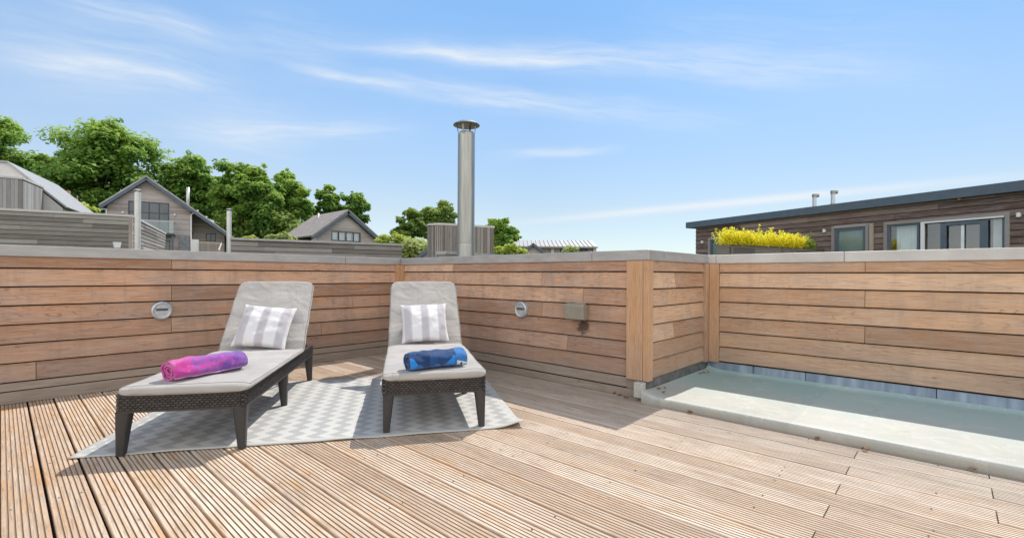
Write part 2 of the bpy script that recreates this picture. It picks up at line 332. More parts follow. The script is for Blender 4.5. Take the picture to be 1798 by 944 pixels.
# ------------------------------------------------------------------ mesh builder
ROOTS = {}
class MB:
    def __init__(s): s.v = []; s.f = []; s.uv = []; s.tone = []; s.tn = .5
    def face(s, pts, uvs=None, tone=None):
        b = len(s.v); s.v += [Vector(p) for p in pts]; s.f.append(tuple(range(b, b+len(pts))))
        s.uv.append(uvs or [(0, 0)] * len(pts)); s.tone.append(s.tn if tone is None else tone)
    def shared(s, verts, faces, uvf=None, tone=None):
        b = len(s.v); s.v += [Vector(p) for p in verts]
        for f in faces:
            s.f.append(tuple(b+i for i in f)); s.uv.append([uvf(verts[i]) for i in f] if uvf else [(0, 0)]*len(f)); s.tone.append(s.tn if tone is None else tone)
    def prism(s, prof, O, ax, ay, az, L, tone=None, caps=True, groove=None):
        """profile (a,b) points in plane (ay,az), extruded L along ax; grain runs along ax"""
        O, ax, ay, az = map(Vector, (O, ax, ay, az)); ou, ov = random.uniform(0, 90), random.uniform(0, 90)
        tone = random.random() if tone is None else tone
        gv = groove or (lambda a, b: False)
        n = len(prof); P0 = [O + ay*a + az*b for a, b in prof]; P1 = [p + ax*L for p in P0]; w = 0
        for i in range(n):
            j = (i+1) % n; d = (P0[j]-P0[i]).length
            s.face([P0[i], P1[i], P1[j], P0[j]], [(ou, ov+w), (ou+L, ov+w), (ou+L, ov+w+d), (ou, ov+w+d)], -1.0 if gv(prof[i], prof[j]) else tone); w += d
        if caps:
            s.face(P0, [(ou+a*.2, ov+b) for a, b in prof], tone*.7); s.face(P1[::-1], [(ou+a*.2, ov+b) for a, b in prof[::-1]], tone*.7)
    def box(s, O, ax, ay, az, L, a, b, tone=None):
        s.prism([(0, 0), (a, 0), (a, b), (0, b)], O, ax, ay, az, L, tone)
    def cbox(s, x0, x1, y0, y1, z0, z1, tone=None, axis=None):
        d = (x1-x0, y1-y0, z1-z0); k = d.index(max(d)) if axis is None else axis
        if k == 0: s.box((x0, y0, z0), (1, 0, 0), (0, 1, 0), (0, 0, 1), d[0], d[1], d[2], tone)
        elif k == 1: s.box((x0, y0, z0), (0, 1, 0), (0, 0, 1), (1, 0, 0), d[1], d[2], d[0], tone)
        else: s.box((x0, y0, z0), (0, 0, 1), (1, 0, 0), (0, 1, 0), d[2], d[0], d[1], tone)
    def tube(s, p0, p1, r0, r1=None, n=12, caps=True, tone=None):
        p0, p1 = Vector(p0), Vector(p1); r1 = r0 if r1 is None else r1
        d = (p1-p0).normalized(); a = d.orthogonal().normalized(); b = d.cross(a)
        vs = [p0 + (a*math.cos(2*math.pi*i/n) + b*math.sin(2*math.pi*i/n))*r0 for i in range(n)] + [p1 + (a*math.cos(2*math.pi*i/n) + b*math.sin(2*math.pi*i/n))*r1 for i in range(n)]
        fs = [(i, (i+1) % n, n+(i+1) % n, n+i) for i in range(n)]
        if caps: fs += [tuple(range(n))[::-1], tuple(range(n, 2*n))]
        s.shared(vs, fs, tone=tone)
    def lathe(s, C, prof, axis=(0, 0, 1), n=32, sq=1.0):
        C = Vector(C); d = Vector(axis).normalized(); a = d.orthogonal().normalized(); b = d.cross(a)
        vs = []; m = len(prof)
        for r, h in prof:
            for i in range(n): vs.append(C + d*h + (a*math.cos(2*math.pi*i/n) + b*math.sin(2*math.pi*i/n))*r)
        fs = [(k*n+i, k*n+(i+1) % n, (k+1)*n+(i+1) % n, (k+1)*n+i) for k in range(m-1) for i in range(n)]
        s.shared(vs, fs)
    def build(s, name, mat, parent=None, smooth=False, bevel=0, local=False, sub=0, auto=None):
        me = bpy.data.meshes.new(name); vs = s.v
        if parent is not None and not local:
            r = parent
            while r.parent: r = r.parent
            if r in ROOTS: inv = ROOTS[r].inverted(); vs = [inv @ p for p in vs]
        me.from_pydata([tuple(p) for p in vs], [], s.f); me.update()
        uvl = me.uv_layers.new(name='grain'); uvl.data.foreach_set('uv', [c for f in s.uv for q in f for c in q])
        at_ = me.attributes.new('tone', 'FLOAT', 'FACE'); at_.data.foreach_set('value', s.tone)
        me.materials.append(mat)
        if smooth: me.polygons.foreach_set('use_smooth', [True]*len(me.polygons))
        o = bpy.data.objects.new(name, me); col.objects.link(o)
        if parent is not None: o.parent = parent
        if smooth and auto:
            bm = bmesh.new(); bm.from_mesh(me)
            for e in bm.edges:
                if len(e.link_faces) == 2 and e.calc_face_angle(0) > auto: e.smooth = False
            bm.to_mesh(me); bm.free()
        if bevel:
            bm = bmesh.new(); bm.from_mesh(me); bmesh.ops.remove_doubles(bm, verts=bm.verts, dist=1e-5)
            bmesh.ops.recalc_face_normals(bm, faces=bm.faces); bm.to_mesh(me); bm.free()
            b = o.modifiers.new('bevel', 'BEVEL'); b.width = bevel; b.segments = 2; b.limit_method = 'ANGLE'; b.angle_limit = R(35)
        if sub:
            q = o.modifiers.new('sub', 'SUBSURF'); q.levels = sub; q.render_levels = sub
        return o

def tag(o, label, cat, group=None):
    o['label'] = label; o['category'] = cat
    if group: o['group'] = group
    return o
def thing(name, label, cat, loc=(0, 0, 0), rz=0, group=None):
    o = bpy.data.objects.new(name, None); col.objects.link(o); o.empty_display_size = .1
    o.location = loc; o.rotation_euler = (0, 0, rz)
    ROOTS[o] = Matrix.Translation(Vector(loc)) @ Matrix.Rotation(rz, 4, 'Z')
    return tag(o, label, cat, group)
def struct(o): o['kind'] = 'structure'; return o
def copy_thing(root):
    c = root.copy(); col.objects.link(c)
    for ch in root.children:
        d = ch.copy(); col.objects.link(d); d.parent = c
        for g in ch.children:
            h = g.copy(); col.objects.link(h); h.parent = d
    return c
def v2(ang): return Vector((math.cos(ang), math.sin(ang), 0))

# lapped boards on a vertical face.  O: point on face (z ignored), e: along, n: outward
def lap(mb, O, e, n, lim, rows, tb, tt, gap=.010, joints=None, holes=(), seg=None):
    """lim: function z -> (a0, a1); rows: list of (z0, z1); joints: dict row -> list of a"""
    O = Vector((O[0], O[1], 0))
    def P(a, z, d): return O + e*a + n*d + UP*z
    for i, (z0, z1) in enumerate(rows):
        zb = z0 + gap
        cuts = sorted({zb, z1} | {h for hh in holes for h in (hh[2], hh[3]) if zb < h < z1})
        js = list((joints or {}).get(i, []))
        if seg:
            a0, a1 = lim(z0); x = a0 + random.uniform(.3, 1)*seg
            while x < a1 - .4: js.append(x); x += seg*random.uniform(.7, 1.2)
        base_t = [random.random() for _ in range(len(js)+2)]; off = random.uniform(0, 90); ou = random.uniform(0, 90)
        for c0, c1 in zip(cuts, cuts[1:]):
            l0, r0 = lim(c0); l1, r1 = lim(c1)
            if min(r0-l0, r1-l1) < 0.0: 
                if r0 <= l0: continue
                l1 = r1 = (l1+r1)/2
            mid = (c0+c1)/2
            segs = [(None, None)]; bl = sorted([(h[0], h[1]) for h in holes if h[2] <= mid <= h[3]])
            edges = []; cur = None
            spans = []; start = None
            for h0, h1 in bl: spans.append((start, h0)); start = h1
            spans.append((start, None))
            for s0, s1 in spans:
                lo = s0 if s0 is not None else min(l0, l1); hi = s1 if s1 is not None else max(r0, r1)
                pts = [s0] + [j for j in sorted(js) if lo + .02 < j < hi - .02] + [s1]
                for q0, q1 in zip(pts, pts[1:]):
                    k = sum(1 for j in js if q0 is not None and j <= q0 + 1e-6)
                    g0 = .002 if q0 in js else 0; g1 = .002 if q1 in js else 0
                    A0, B0 = (l0, l1) if q0 is None else (q0+g0, q0+g0); A1, B1 = (r0, r1) if q1 is None else (q1-g1, q1-g1)
                    if A1 - A0 < .004: continue
                    f0 = (c0-zb)/(z1-zb); f1 = (c1-zb)/(z1-zb); t0 = tb+(tt-tb)*f0; t1 = tb+(tt-tb)*f1; tn = base_t[k]
                    V = [P(A0, c0, t0), P(A1, c0, t0), P(B1, c1, t1), P(B0, c1, t1)]
                    uo = ou + k*3.3
                    mb.face(V, [(uo+A0, off+c0), (uo+A1, off+c0), (uo+B1, off+c1), (uo+B0, off+c1)], tn)
                    mb.face([P(A0, c0, 0), P(A1, c0, 0), V[1], V[0]], [(uo+A0, off), (uo+A1, off), (uo+A1, off+.02), (uo+A0, off+.02)], tn*.4)
                    mb.face([V[3], V[2], P(B1, c1, 0), P(B0, c1, 0)], [(uo+A0, off), (uo+A1, off), (uo+A1, off+.02), (uo+A0, off+.02)], tn*.4)
                    mb.face([P(A0, c0, 0), V[0], V[3], P(B0, c1, 0)], None, tn*.4); mb.face([V[1], P(A1, c0, 0), P(B1, c1, 0), V[2]], None, tn*.4)
def rows_of(z0, z1, pitch):
    r = []; z = z0
    while z < z1 - .01: r.append((z, min(z+pitch, z1))); z += pitch
    return r

# ================================================================== THE TERRACE
# deck boards, each with its grooved profile, run along Y
mb = MB(); PW = .1531; X0 = .151
def deck_profile(w):
    p = [(0, -.028), (w, -.028), (w, -.003), (w-.003, 0)]; k = 7; pr = w/k
    q = []
    for i in range(k-1, 0, -1):
        c = i*pr; q += [(c+.0034, 0), (c+.0018, -.0050), (c-.0018, -.0050), (c-.0034, 0)]
    return p + q + [(.003, 0), (0, -.003)]
bw = PW - .0125; prof = deck_profile(bw); GR = lambda a, b: min(a[1], b[1]) < -.0045 and max(a[1], b[1]) > -.011 and not (a[1] < -.02 or b[1] < -.02)
for k in range(-17, 24):
    xa = X0 + PW*k + .006
    joint = .40 if k % 2 else -.16
    y_hi = YL - .012
    for y0, y1 in ((-2.6, joint-.0025), (joint+.0025, y_hi)):
        if xa + bw < XC - .004:
            mb.prism(prof, (xa, y0, random.uniform(-.0022, .0022)), (0, 1, 0), (1, 0, 0), (0, 0, 1), y1-y0, groove=GR)
        elif xa < XC:       # the board cut along the roof kerb
            w = XC - .006 - xa; pr2 = [(0, -.028), (w, -.028), (w, 0)] + [(a, b) for a, b in prof[4:] if a < w-.002]
            if y0 < YT-.05: mb.prism(pr2, (xa, y0, 0), (0, 1, 0), (1, 0, 0), (0, 0, 1), min(y1, YT-.03)-y0, groove=GR)
            if y1 > YT: mb.prism(prof if xa+bw < XM-.01 else [(0, -.028), (XM-.012-xa, -.028), (XM-.012-xa, 0), (0, 0)], (xa, max(y0, YT-.028), 0), (0, 1, 0), (1, 0, 0), (0, 0, 1), y1-max(y0, YT-.028), groove=GR)
        elif xa < XM - .03 and y1 > YT:
            w = XM - .012 - xa
            mb.prism([(0, -.028), (w, -.028), (w, 0)] + [(a, b) for a, b in prof[4:] if a < w-.002], (xa, YT-.028, 0), (0, 1, 0), (1, 0, 0), (0, 0, 1), y1-YT+.028, groove=GR)
deck = struct(mb.build('deck', M['deck']))
rs = random.Random(17); mb = MB()
for k in range(-3, 23):
    xa = X0 + PW*k + .005
    for y in [-.55 + .6*i for i in range(11)]:
        for dx in (.031, .112):
            if rs.random() < .5: continue
            x = xa + dx + rs.uniform(-.003, .003); yy = y + rs.uniform(-.012, .012)
            if (x > XC-.02 and yy < YT+.1) or x > XM-.03 or yy > YL-.05: continue
            mb.face([(x+.0042*math.cos(a_), yy+.0042*math.sin(a_), .0016) for a_ in [i*math.pi/4 for i in range(8)]])
o = mb.build('screw_heads', M['gap'], deck); o['kind'] = 'stuff'
mb = MB(); mb.cbox(-2.7, XC+.02, -2.7, YL, -.12, -.034); mb.cbox(XC+.024, XM, YT, YL, -.12, -.034)
struct(mb.build('deck_underlay', M['gap']))

EX, EY = Vector((1, 0, 0)), Vector((0, 1, 0))
LINES = [.02, .166, .318, .472, .625, .778, .93, 1.08, 1.19]
def wall_rows(first): 
    L = [z for z in LINES if z >= first-.001]; return list(zip(L, L[1:]))
TB, TT = .030, .012

def coping(parent, mat, segs):
    mb = MB()
    for s in segs: mb.cbox(*s, ZB, ZT)
    return mb.build('coping', mat, parent, bevel=.005)

# --- wall on the left (plane Y = YL)
w = thing('parapet_wall', 'long cedar-boarded parapet wall behind the lounger with the pink towel', 'wall', (.6, YL, 0))
mb = MB(); x0, x1 = -2.7, XM - .032
lap(mb, (0, YL), EX, -EY, lambda z: (x0, 3.63), wall_rows(.09), TB, TT, .0115, joints={1: [-1.3, 2.6], 2: [1.118], 3: [-.6, 3.0], 4: [1.118], 5: [], 6: [1.12], 7: [2.2], 0: [.2]})
mb.build('cladding', M['cedar'], w)
mb = MB(); mb.cbox(-2.7, XM+.25, YL+.001, YL+.22, -1.6, ZB-.004); mb.build('backing', M['gap'], w)
mb = MB()
mb.cbox(-2.7, 3.70, YL-.036, YL-.001, .002, .096, .6); mb.cbox(-2.7, 3.70, YL-.03, YL-.001, .104, .166, .7)
mb.build('skirting', M['skirt'], w, bevel=.003)
mb = MB(); mb.cbox(3.625, 3.70, YL-.062, YL-.001, .168, ZB-.003, .6, 2); mb.build('corner_post', M['post'], w, bevel=.003)
coping(w, M['coping'], [(-2.7, 2.9, YL-.03, YL+.30), (2.903, XM+.30, YL-.03, YL+.30)])

# --- middle wall (plane X = XM)
w = thing('parapet_wall', 'cedar-boarded parapet wall behind the lounger with the blue towel, with round light and outdoor socket', 'wall', (XM, 3.6, 0))
mb = MB(); y1 = YL - .04
lap(mb, (XM, 0), EY, -EX, lambda z: (2.054, YL-.115), wall_rows(.09), TB, TT, .0115, joints={2: [4.3], 3: [3.017], 4: [4.9, 2.52], 5: [3.02], 6: [4.4], 7: [2.92, 4.2], 1: [2.7], 0: [3.6]})
mb.build('cladding', M['cedar'], w)
mb = MB(); mb.cbox(XM+.001, XM+.22, YT+.02, YL, -1.6, ZB-.004); mb.build('backing', M['gap'], w)
mb = MB(); mb.prism([(0, 0), (.036, 0), (.034, .062), (.001, .072)], (XM-.037, YT+.06, .002), (0, 1, 0), (1, 0, 0), (0, 0, 1), YL-YT-.10, .5)
mb.cbox(XM-.03, XM-.001, 2.054, YL-.04, .082, .166, .65); mb.build('skirting', M['skirt'], w, bevel=.003)
mb = MB(); mb.cbox(XM-.062, XM-.001, YL-.112, YL-.064, .168, ZB-.003, .5, 2); mb.build('corner_post', M['post'], w, bevel=.003)
mb = MB(); mb.cbox(XM-.052, XM-.001, YT+.012, YT+.166, .160, ZB-.003, .62, 2); mb.build('corner_post', M['post'], w, bevel=.003)
mb = MB(); mb.cbox(XM-.034, XM-.001, YT+.06, YT+.166, .075, .156, .3); mb.build('post_foot', M['skirt'], w, bevel=.003)
coping(w, M['coping'], [(XM-.03, XM+.30, YT-.03, 2.4215), (XM-.03, XM+.30, 2.4245, 4.6), (XM-.03, XM+.30, 4.603, YL-.033)])

# --- short return (plane Y = YT)
w = thing('parapet_wall', 'short cedar-boarded return wall turning the corner beside the fibreglass roof', 'wall', (4.4, YT, 0))
mb = MB()
lap(mb, (0, YT), EX, -EY, lambda z: (XM+.038, XR-.13), wall_rows(.166), TB, TT, .0115, joints={0: [4.3], 2: [4.22], 5: [4.25]})
mb.build('cladding', M['cedar_r'], w)
mb = MB(); mb.cbox(XM+.001, XR, YT+.001, YT+.018, -.4, ZB-.004); mb.cbox(XM+.222, XR, YT+.02, YT+.22, -1.6, ZB-.004); mb.build('backing', M['gap'], w)
mb = MB(); mb.cbox(XM-.052, XM+.034, YT-.042, YT+.009, .160, ZB-.003, .6, 2); mb.build('corner_post', M['post'], w, bevel=.003)
mb = MB(); mb.cbox(XR-.126, XR-.036, YT-.045, YT-.001, .16, ZB-.003, .35, 2); mb.build('corner_post', M['cedar_r'], w, bevel=.003)
mb = MB(); mb.cbox(XM-.03, XR-.002, YT-.012, YT-.001, .05, .172); mb.build('upstand', M['upstand'], w)
coping(w, M['coping'], [(XM+.303, XR-.033, YT-.03, YT+.30)])

# --- wall on the right (plane X = XR)
w = thing('parapet_wall', 'pale cedar-boarded parapet wall on the right above the lead flashing', 'wall', (XR, .2, 0))
mb = MB()
lap(mb, (XR, 0), EY, -EX, lambda z: (-2.7, YT-.145), wall_rows(.160), TB, TT, .0115, joints={0: [-1.6], 1: [-1.0], 2: [.53], 4: [.53], 6: [.53], 3: [-1.9], 5: [-1.2]})
mb.build('cladding', M['cedar_r'], w)
mb = MB(); mb.cbox(XR+.001, XR+.22, -2.7, YT+.22, -1.6, ZB-.004); mb.build('backing', M['gap'], w)
mb = MB(); mb.cbox(XR-.045, XR-.001, YT-.141, YT-.047, .16, ZB-.003, .7, 2); mb.build('corner_post', M['post'], w, bevel=.003)
mb = MB(); y = YT-.02
while y > -2.7:
    L = random.choice((.45, .6, .8, .9)); mb.prism([(0, 0), (.004, 0), (.010, .105), (.006, .108)], (XR-.014-random.uniform(0, .003), y, .052), (0, -1, 0), (1, 0, 0), (0, 0, 1), min(L, y+2.7)-.006, random.random()); y -= L
mb.build('flashing', M['lead'], w)
coping(w, M['coping_pale'], [(XR-.03, XR+.30, 1.7815, YT+.30), (XR-.03, XR+.30, .6805, 1.7785), (XR-.03, XR+.30, -1.2, .6775), (XR-.03, XR+.30, -2.7, -1.203)])  # stronger light on this coping is put into its paler colour

# --- fibreglass roof strip with rounded kerb
mb = MB(); prof = [(0, -.11), (0, .042)]
for i in range(1, 7): a = i/6*math.pi/2; prof.append((.024*(1-math.cos(a)), .042+.026*math.sin(a)))
prof += [(.10, .066), (.22, .060), (XR-XC-.12, .058), (XR-XC-.05, .062), (XR-XC-.016, .085)]
ys = [-2.7 + i*.12 for i in range(int((YT-.03+2.7)/.12)+1)] + [YT-.022]
vs = []; 
for y in ys:
    for i, (a, z) in enumerate(prof):
        wob = mnoise.noise(Vector((y*1.4, i*.6, 3)))*.004
        end = max(0, 1-(YT-.022-y)/.05)
        vs.append((XC+a+(wob if i < 9 else 0), y, z+wob*.7+ (end**2*.03 if i > 1 else 0)))
n = len(prof)
fs = [(j*n+i, j*n+i+1, (j+1)*n+i+1, (j+1)*n+i) for j in range(len(ys)-1) for i in range(n-1)]
mb.shared(vs, fs)
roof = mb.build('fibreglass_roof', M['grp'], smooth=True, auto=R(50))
tag(roof, 'low pale green fibreglass roof strip with a rounded kerb beside the deck', 'flat roof')
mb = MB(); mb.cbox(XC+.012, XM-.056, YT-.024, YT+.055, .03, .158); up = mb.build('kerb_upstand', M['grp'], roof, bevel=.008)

# --- round brick lights
def wall_light(P, axis, label):
    t = thing('wall_light', label, 'wall light', P, 0, 'round lights on the parapet walls')
    ax = Vector(axis); side = UP.cross(ax)
    mb = MB(); mb.lathe(P, [(.084, -.02), (.086, .004), (.082, .018), (.070, .026), (.062, .024), (.058, .019), (.0, .019)], ax, 40); mb.build('bezel', M['zinc'], t, smooth=True, auto=R(40))
    P = Vector(P); mb = MB()
    mb.box(P + ax*.0195 - side*.046 - UP*.002, side, ax, UP, .092, .003, .020); mb.build('slot', M['slot'], t)
    mb = MB()
    prof = [(0, .018), (.014, .018), (.020, .024), (.020, .028), (.0, .034)]
    mb.prism(prof, P + ax*.0195 - side*.05, side, ax, UP, .10); mb.build('hood', M['zinc'], t, bevel=.002)
    mb = MB(); mb.box(P + ax*.0195 - side*.030 - UP*.04, side, ax, UP, .06, .0015, .028); mb.build('lens', M['lens'], t)
wall_light((1.04, YL-.028, .697), (0, -1, 0), 'round grey slotted wall light on the wall left of the lounger with pink towel')
wall_light((XM-.028, 3.286, .689), (-1, 0, 0), 'round grey wall light with a slot, on the wall near the socket box')

# --- outdoor socket box
t = thing('outdoor_socket', 'olive grey weatherproof socket box with a damp stain under it', 'socket', (XM-.02, 2.555, .71))
def shell(mb, P, sx, sy, sz): mb.cbox(P[0]-sx, P[0], P[1]-sy/2, P[1]+sy/2, P[2]-sz/2, P[2]+sz/2)
mb = MB(); shell(mb, (XM-.022, 2.555, .706), .045, .20, .135); mb.build('back_box', M['socket'], t, bevel=.008)
mb = MB(); mb.prism([(0, -.075), (.052, -.070), (.060, .060), (.045, .078), (0, .080)], (XM-.069, 2.450, .71), (0, 1, 0), (-1, 0, 0), (0, 0, 1), .21); mb.build('lid', M['socket'], t, bevel=.008)
mb = MB(); mb.tube((XM-.072, 2.47, .793), (XM-.072, 2.64, .793), .007); mb.build('hinge', M['socket'], t, smooth=True)

# --- dry leaves
random.seed(5)
spots = [(3.83, 1.82), (3.80, 1.76), (3.90, 1.80), (4.78, 1.80), (4.83, 1.77), (4.74, 1.82), (3.71, 2.02), (3.66, 2.10), (3.69, 2.17), (3.63, 2.02), (3.58, 1.45), (3.575, .62), (3.55, .37), (3.58, -.1)]
where = ['curled brown dry leaf on the fibreglass roof beside the near corner post', 'brown dry leaf on the rounded kerb corner', 'small brown dry leaf below the short return wall', 'reddish dry leaf in the far inside corner of the fibreglass roof', 'brown dry leaf against the flashing in the far roof corner', 'dry leaf under the lowest board in the far roof corner',
         'brown dry leaf at the foot of the corner post', 'small dry leaf on the deck against the skirting', 'dry leaf farthest along the skirting from the post', 'dry leaf on the deck just short of the roof kerb',
         'dry leaf on the deck edge near the start of the kerb', 'dry leaf along the kerb beyond the deck board joint', 'brown dry leaf in the deck board joint by the kerb', 'dry leaf lying along the near part of the kerb']
for i, (x, y) in enumerate(spots):
    z = .003 if i > 5 else .066
    if i < 6 and i not in (1,): z = .075
    mb = MB(); L, W = random.uniform(.022, .04), random.uniform(.010, .018)
    vs = []; 
    for a in range(5):
        s_ = a/4; wd = W*math.sin(math.pi*min(.97, s_*.94+.04)); cu = .012*math.sin(s_*3)*random.uniform(.6, 1.2)
        vs += [(L*(s_-.5), -wd, cu+.008), (L*(s_-.5), 0, cu), (L*(s_-.5), wd, cu+.010)]
    mb.shared(vs, [(a*3+b, a*3+b+1, a*3+b+4, a*3+b+3) for a in range(4) for b in range(2)])
    o = mb.build('dry_leaf', M['dry'], smooth=True); o.location = (x, y, z); o.rotation_euler = (0, 0, random.uniform(0, 6))
    tag(o, where[i], 'leaf', 'fallen dry leaves')

# ================================================================== FURNITURE
def make_lounger(label):
    root = thing('sun_lounger', label, 'sun lounger', (0, 0, 0), 0, 'rattan sun loungers on the rug')
    Wd, Ln, zt, zb = .345, 1.90, .352, .258
    mb = MB(); rng = random.Random(3); mb.tn = .05
    # rounded-corner ring: core + raised weave strands
    def wp(s):      # perimeter parameter -> point, outward normal
        pts = [(-Wd, 0), (Wd, 0), (Wd, Ln), (-Wd, Ln)]; r = .035
        return pts
    core = [(-Wd+.03, .004), (-Wd+.004, .03), (-Wd+.004, Ln-.03), (-Wd+.03, Ln-.004), (Wd-.03, Ln-.004), (Wd-.004, Ln-.03), (Wd-.004, .03), (Wd-.03, .004)]
    k = len(core)
    inner = [(x*.90, .035 + (y)*(Ln-.07)/Ln) for x, y in core]
    for i in range(k):
        j = (i+1) % k
        a, b, c, d = core[i], core[j], inner[j], inner[i]
        mb.face([(*a, zb), (*b, zb), (*b, zt-.004), (*a, zt-.004)]); mb.face([(*a, zt-.004), (*b, zt-.004), (*c, zt-.004), (*d, zt-.004)])
        mb.face([(*a, zb), (*d, zb), (*c, zb), (*b, zb)]); mb.face([(*d, zb), (*d, zt-.004), (*c, zt-.004), (*c, zb)])
    def strands(p, d, nrm, L):
        p, d, nrm = Vector(p), Vector(d), Vector(nrm); nc = max(1, int(L/.0265)); st = L/nc; nr = 6; hh = (zt-zb-.012)/nr
        for r_ in range(nr):
            for c_ in range(nc):
                o_ = (r_ % 2)*.5
                a0 = (c_+o_+.12)*st; a1 = min((c_+o_+.90)*st, L); tn_ = rng.uniform(.42, .74)
                if a0 >= L: continue
                z0 = zb+.008+r_*hh+.0022; z1 = z0+hh-.0046; am = (a0+a1)/2
                q = lambda a, z, h: p + d*a + UP*z + nrm*h
                mb.face([q(a0, z0, .000), q(am, z0, .007), q(am, z1, .007), q(a0, z1, .000)], None, tn_); mb.face([q(am, z0, .007), q(a1, z0, .000), q(a1, z1, .000), q(am, z1, .007)], None, tn_)
                mb.face([q(a0, z1, 0), q(am, z1, .007), q(a1, z1, 0)], None, tn_); mb.face([q(a1, z0, 0), q(am, z0, .007), q(a0, z0, 0)], None, tn_)
    e_ = .0015
    strands((-Wd+.03, .004-e_, 0), (1, 0, 0), (0, -1, 0), 2*Wd-.06); strands((Wd-.004+e_, .03, 0), (0, 1, 0), (1, 0, 0), Ln-.06)
    strands((-Wd+.004-e_, Ln-.03, 0), (0, -1, 0), (-1, 0, 0), Ln-.06); strands((Wd-.03, Ln-.004+e_, 0), (-1, 0, 0), (0, 1, 0), 2*Wd-.06)
    s2 = math.sqrt(.5)
    strands((Wd-.03+e_*.7, .004-e_*.7, 0), (s2, s2, 0), (s2, -s2, 0), .0367); strands((-Wd+.004-e_*.7, .03-e_*.7, 0), (s2, -s2, 0), (-s2, -s2, 0), .0367)
    mb.build('frame', M['rattan'], root)
    # smooth top and bottom edge bands
    mb = MB()
    for z0, z1 in ((zb-.006, zb+.006), (zt-.008, zt+.002)):
        oo = [(x*1.004, y if 0 < y < 1 else y) for x, y in core]
        cen = Vector((0, Ln/2, 0))
        out = [(x + (.003 if x > 0 else -.003), y + (.003 if y > Ln/2 else -.003)) for x, y in core]
        for i in range(k):
            j = (i+1) % k; a, b, c, d = out[i], out[j], inner[j], inner[i]
            mb.face([(*a, z0), (*b, z0), (*b, z1), (*a, z1)]); mb.face([(*a, z1), (*b, z1), (*c, z1), (*d, z1)]); mb.face([(*d, z0), (*c, z0), (*b, z0), (*a, z0)])
    mb.build('edge_band', M['leg'], root)
    for sx in (-1, 1):
        for y, sy in ((.041, -1), (.955, 0), (Ln-.041, 1)):
            mb = MB(); x = sx*(Wd-.040)
            secs = []
            for z, hw, hd, ox in ((zb-.004, .038, .038, 0), (.17, .032, .033, .006), (.07, .025, .027, .012), (0.0065, .021, .023, .016), (.006, .016, .018, .016)):
                cx = x + sx*ox*.8; cy = y + sy*ox*.6; rr = .35
                ring = []
                for i in range(16):
                    an = 2*math.pi*i/16; ca, sa = math.cos(an), math.sin(an)
                    px = math.copysign(abs(ca)**.45, ca); py = math.copysign(abs(sa)**.45, sa)
                    ring.append((cx+hw*px, cy+hd*py, z))
                secs.append(ring)
            vs = [p for r_ in secs for p in r_]
            fs = [(a*16+i, a*16+(i+1) % 16, (a+1)*16+(i+1) % 16, (a+1)*16+i) for a in range(len(secs)-1) for i in range(16)] + [tuple(range(64, 80))]
            mb.shared(vs, fs); mb.build('leg', M['leg'], root, smooth=True, auto=R(50))
    # slatted bed and raised back
    mb = MB(); mb.cbox(-Wd+.03, Wd-.03, .03, 1.385, zt-.03, zt-.012); mb.build('seat_panel', M['rattan'], root)
    a = R(50); d = Vector((0, math.cos(a), math.sin(a))); nn = Vector((0, -math.sin(a), math.cos(a)))
    mb = MB(); mb.box(Vector((-Wd+.035, 1.41, zt-.028)), d, Vector((1, 0, 0)), nn, .70, 2*Wd-.07, .022); mb.build('back_panel', M['rattan'], root, bevel=.006)
    mb = MB()
    for sx in (-.24, .24):
        mb = MB(); mb.tube((sx, 1.41+.34*math.cos(a), zt-.03+.34*math.sin(a)), (sx, 1.84, zt-.03), .011)
        mb.build('back_prop', M['leg'], root, smooth=True)
    return root

